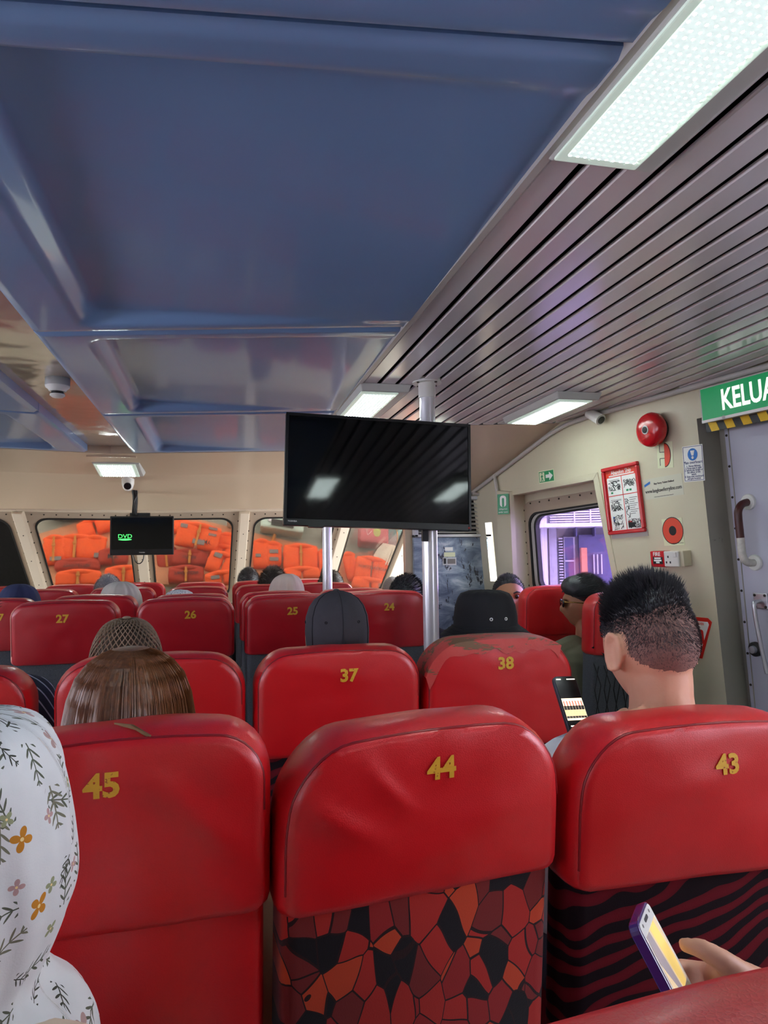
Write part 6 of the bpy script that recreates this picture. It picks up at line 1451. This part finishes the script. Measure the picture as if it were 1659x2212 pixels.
# ---- neighbour's hand with the purple cased phone, lower right
pT, pB = PD(1386, 1968, .80), PD(1494, 2172, .77); L_ = pT - pB
wv = (R3 @ V((.026, .006, -.06))); wv = wv - L_ * (wv.dot(L_) / L_.length_squared); phM = frameM((pT + pB) / 2, wv, L_)
def picture_screen(ro, w, h):  # the phone's own display picture, in tan, yellow and grey shapes
    wb = M('phone_white_front', srgb(232, 232, 228), .35); flat(ro, 'phone_front', rrp(-w / 2 + .003, -h / 2 + .003, w / 2 - .003, h / 2 - .003, .006), wb, .0006)
    def em(name, c, e):
        t = NT(name); t.set(col=c, rough=.2); t.b.inputs['Emission Color'].default_value = c; t.b.inputs['Emission Strength'].default_value = e; return t.mat
    flat(ro, 'screen', rectp(-w * .40, -h * .34, w * .40, h * .33), em('screen_tan', srgb(206, 184, 150), .35), .0003, .0006)
    flat(ro, 'screen_picture', [(-w * .1, h * .33), (w * .22, h * .33), (w * .35, -h * .1), (w * .3, -h * .34), (w * .05, -h * .34)], em('screen_yellow', srgb(222, 190, 110), .4), .0002, .0009)
    flat(ro, 'screen_picture', [(-w * .4, h * .33), (-w * .18, h * .33), (-w * .0, -h * .34), (-w * .12, -h * .34), (-w * .4, h * .05)], em('screen_grey', srgb(150, 140, 146), .3), .0002, .0009)
    flat(ro, 'front_lens', rrp(-.008, h * .40, .008, h * .44, .002), MT['ink'], .0004, .0006)
    for x in (-.02, .02): flat(ro, 'front_sensor', disc(x, h * .42, .002, None, 8), MT['reflect'], .0003, .0006)
    flat(ro, 'home_bar', rrp(-w * .4, -h * .47, w * .4, -h * .36, .004), MT['glow_card'], .0003, .0006)
pc = M('purple_case', srgb(70, 40, 110), .15, coat=.5)
phone(phM, .068, L_.length, .012, 'white phone in a clear purple case held low at the right', pc, picture_screen)
# the neighbour: forearm and hand reach in from the seat at the right edge
zax = L_.normalized(); ctr = (pT + pB) / 2; xr = wv.normalized(); yout = (phM.to_3x3() @ V((0, 1, 0)))
nm = MB()
wr_p = PD(1668, 2160, .80); el = V((.74, .42, .70))
shd = V((.66, .30, 1.02))
def finger(pts, rs): nm.chain([V(q) for q in pts], rs, 12)
nm.chain([wr_p, PD(1600, 2128, .80), PD(1560, 2112, .81)], [.027, .026, .021], 14)
nm.chain([PD(1640, 2170, .81), PD(1580, 2150, .82), PD(1545, 2140, .83)], [.026, .024, .02], 14)
finger([PD(1600, 2108, .79), PD(1556, 2072, .785), PD(1518, 2050, .79), PD(1479, 2040, .80)], [.0170, .0125, .0110, .0085])           # thumb against the phone edge
for k, yy in enumerate((2098, 2128, 2158, 2188)):
    finger([PD(1560, yy + 8, .82), PD(1515, yy - 2, .845), PD(1470, yy - 10, .85), PD(1440, yy - 6, .835)], [.0125, .0105, .0095, .008])
nm.chain([wr_p, el], [.028, .042], 16)
nb_ = root('person', 'seated neighbour at the right edge, only the hand and phone showing', 'person', (.66, .40, 0))
off = V((.66, .40, 0))
bodym = MB(); bodym.v = [q - off for q in nm.v]; bodym.f = nm.f; bodym.m = nm.m
hipn = V((0, .02, .50)); shn = V((.02, -.01, 1.0))
bodym.loft([[hipn.lerp(shn, t) + V((rx * math.cos(a), .11 * math.sin(a), 0)) for a in [2 * PI * i / 20 for i in range(20)]] for t, rx in ((0, .16), (.3, .15), (.7, .17), (.95, .16), (1.08, .08), (1.15, .055))], True)
bodym.chain([shn + V((0, 0, .06)), shn + V((0, .02, .16))], [.055, .055], 14); hh_ = head_mb(); hh_.xf(Matrix.Translation(shn + V((.02, .04, .25)))); bodym.merge(hh_)
bodym.chain([shn + V((-.10, 0, .0)), shn + V((-.14, .01, -.04)), el - off], [.06, .056, .043], 14); bodym.chain([shn + V((.12, 0, 0)), shn + V((.19, .02, -.05)), V((.22, .1, .70)), V((.1, .28, .66))], [.06, .055, .042, .03], 14)
for k in (-1, 1): bodym.chain([hipn + V((k * .09, 0, .02)), V((k * .11, .36, .50)), V((k * .11, .36, .09)), V((k * .11, .46, .04))], [.085, .06, .036, .034], 14)
bodym.build('body', SK1, nb_, remesh=.0052, smooth_iter=3)
cl_ = MB().loft([[hipn.lerp(shn, t) + V((rx * math.cos(a), .125 * math.sin(a), 0)) for a in [2 * PI * i / 20 for i in range(20)]] for t, rx in ((0, .175), (.3, .165), (.7, .185), (.95, .175), (1.06, .1))], True)
cl_.chain([shn + V((-.10, 0, .0)), shn + V((-.14, .01, -.04)), el - off], [.07, .066, .056], 14); cl_.chain([shn + V((.12, 0, 0)), shn + V((.19, .02, -.05)), V((.22, .1, .70))], [.07, .066, .054], 14)
cl_.build('shirt', CK, nb_, remesh=.012, smooth_iter=2)
h_ = head_mb(40, 30, lambda d: -.006 + .016 * hair_cover(d)); h_.xf(Matrix.Translation(shn + V((.02, .04, .25)))); h_.build('hair', HB, nb_, smooth=180)

for m_ in bpy.data.materials:      # tiny glows need no light sampling of their own
    if m_.name in ('lamp_lens_rim', 'sign_green_lit', 'sign_white_lit') or m_.name.startswith('screen_'): m_.cycles.emission_sampling = 'NONE'
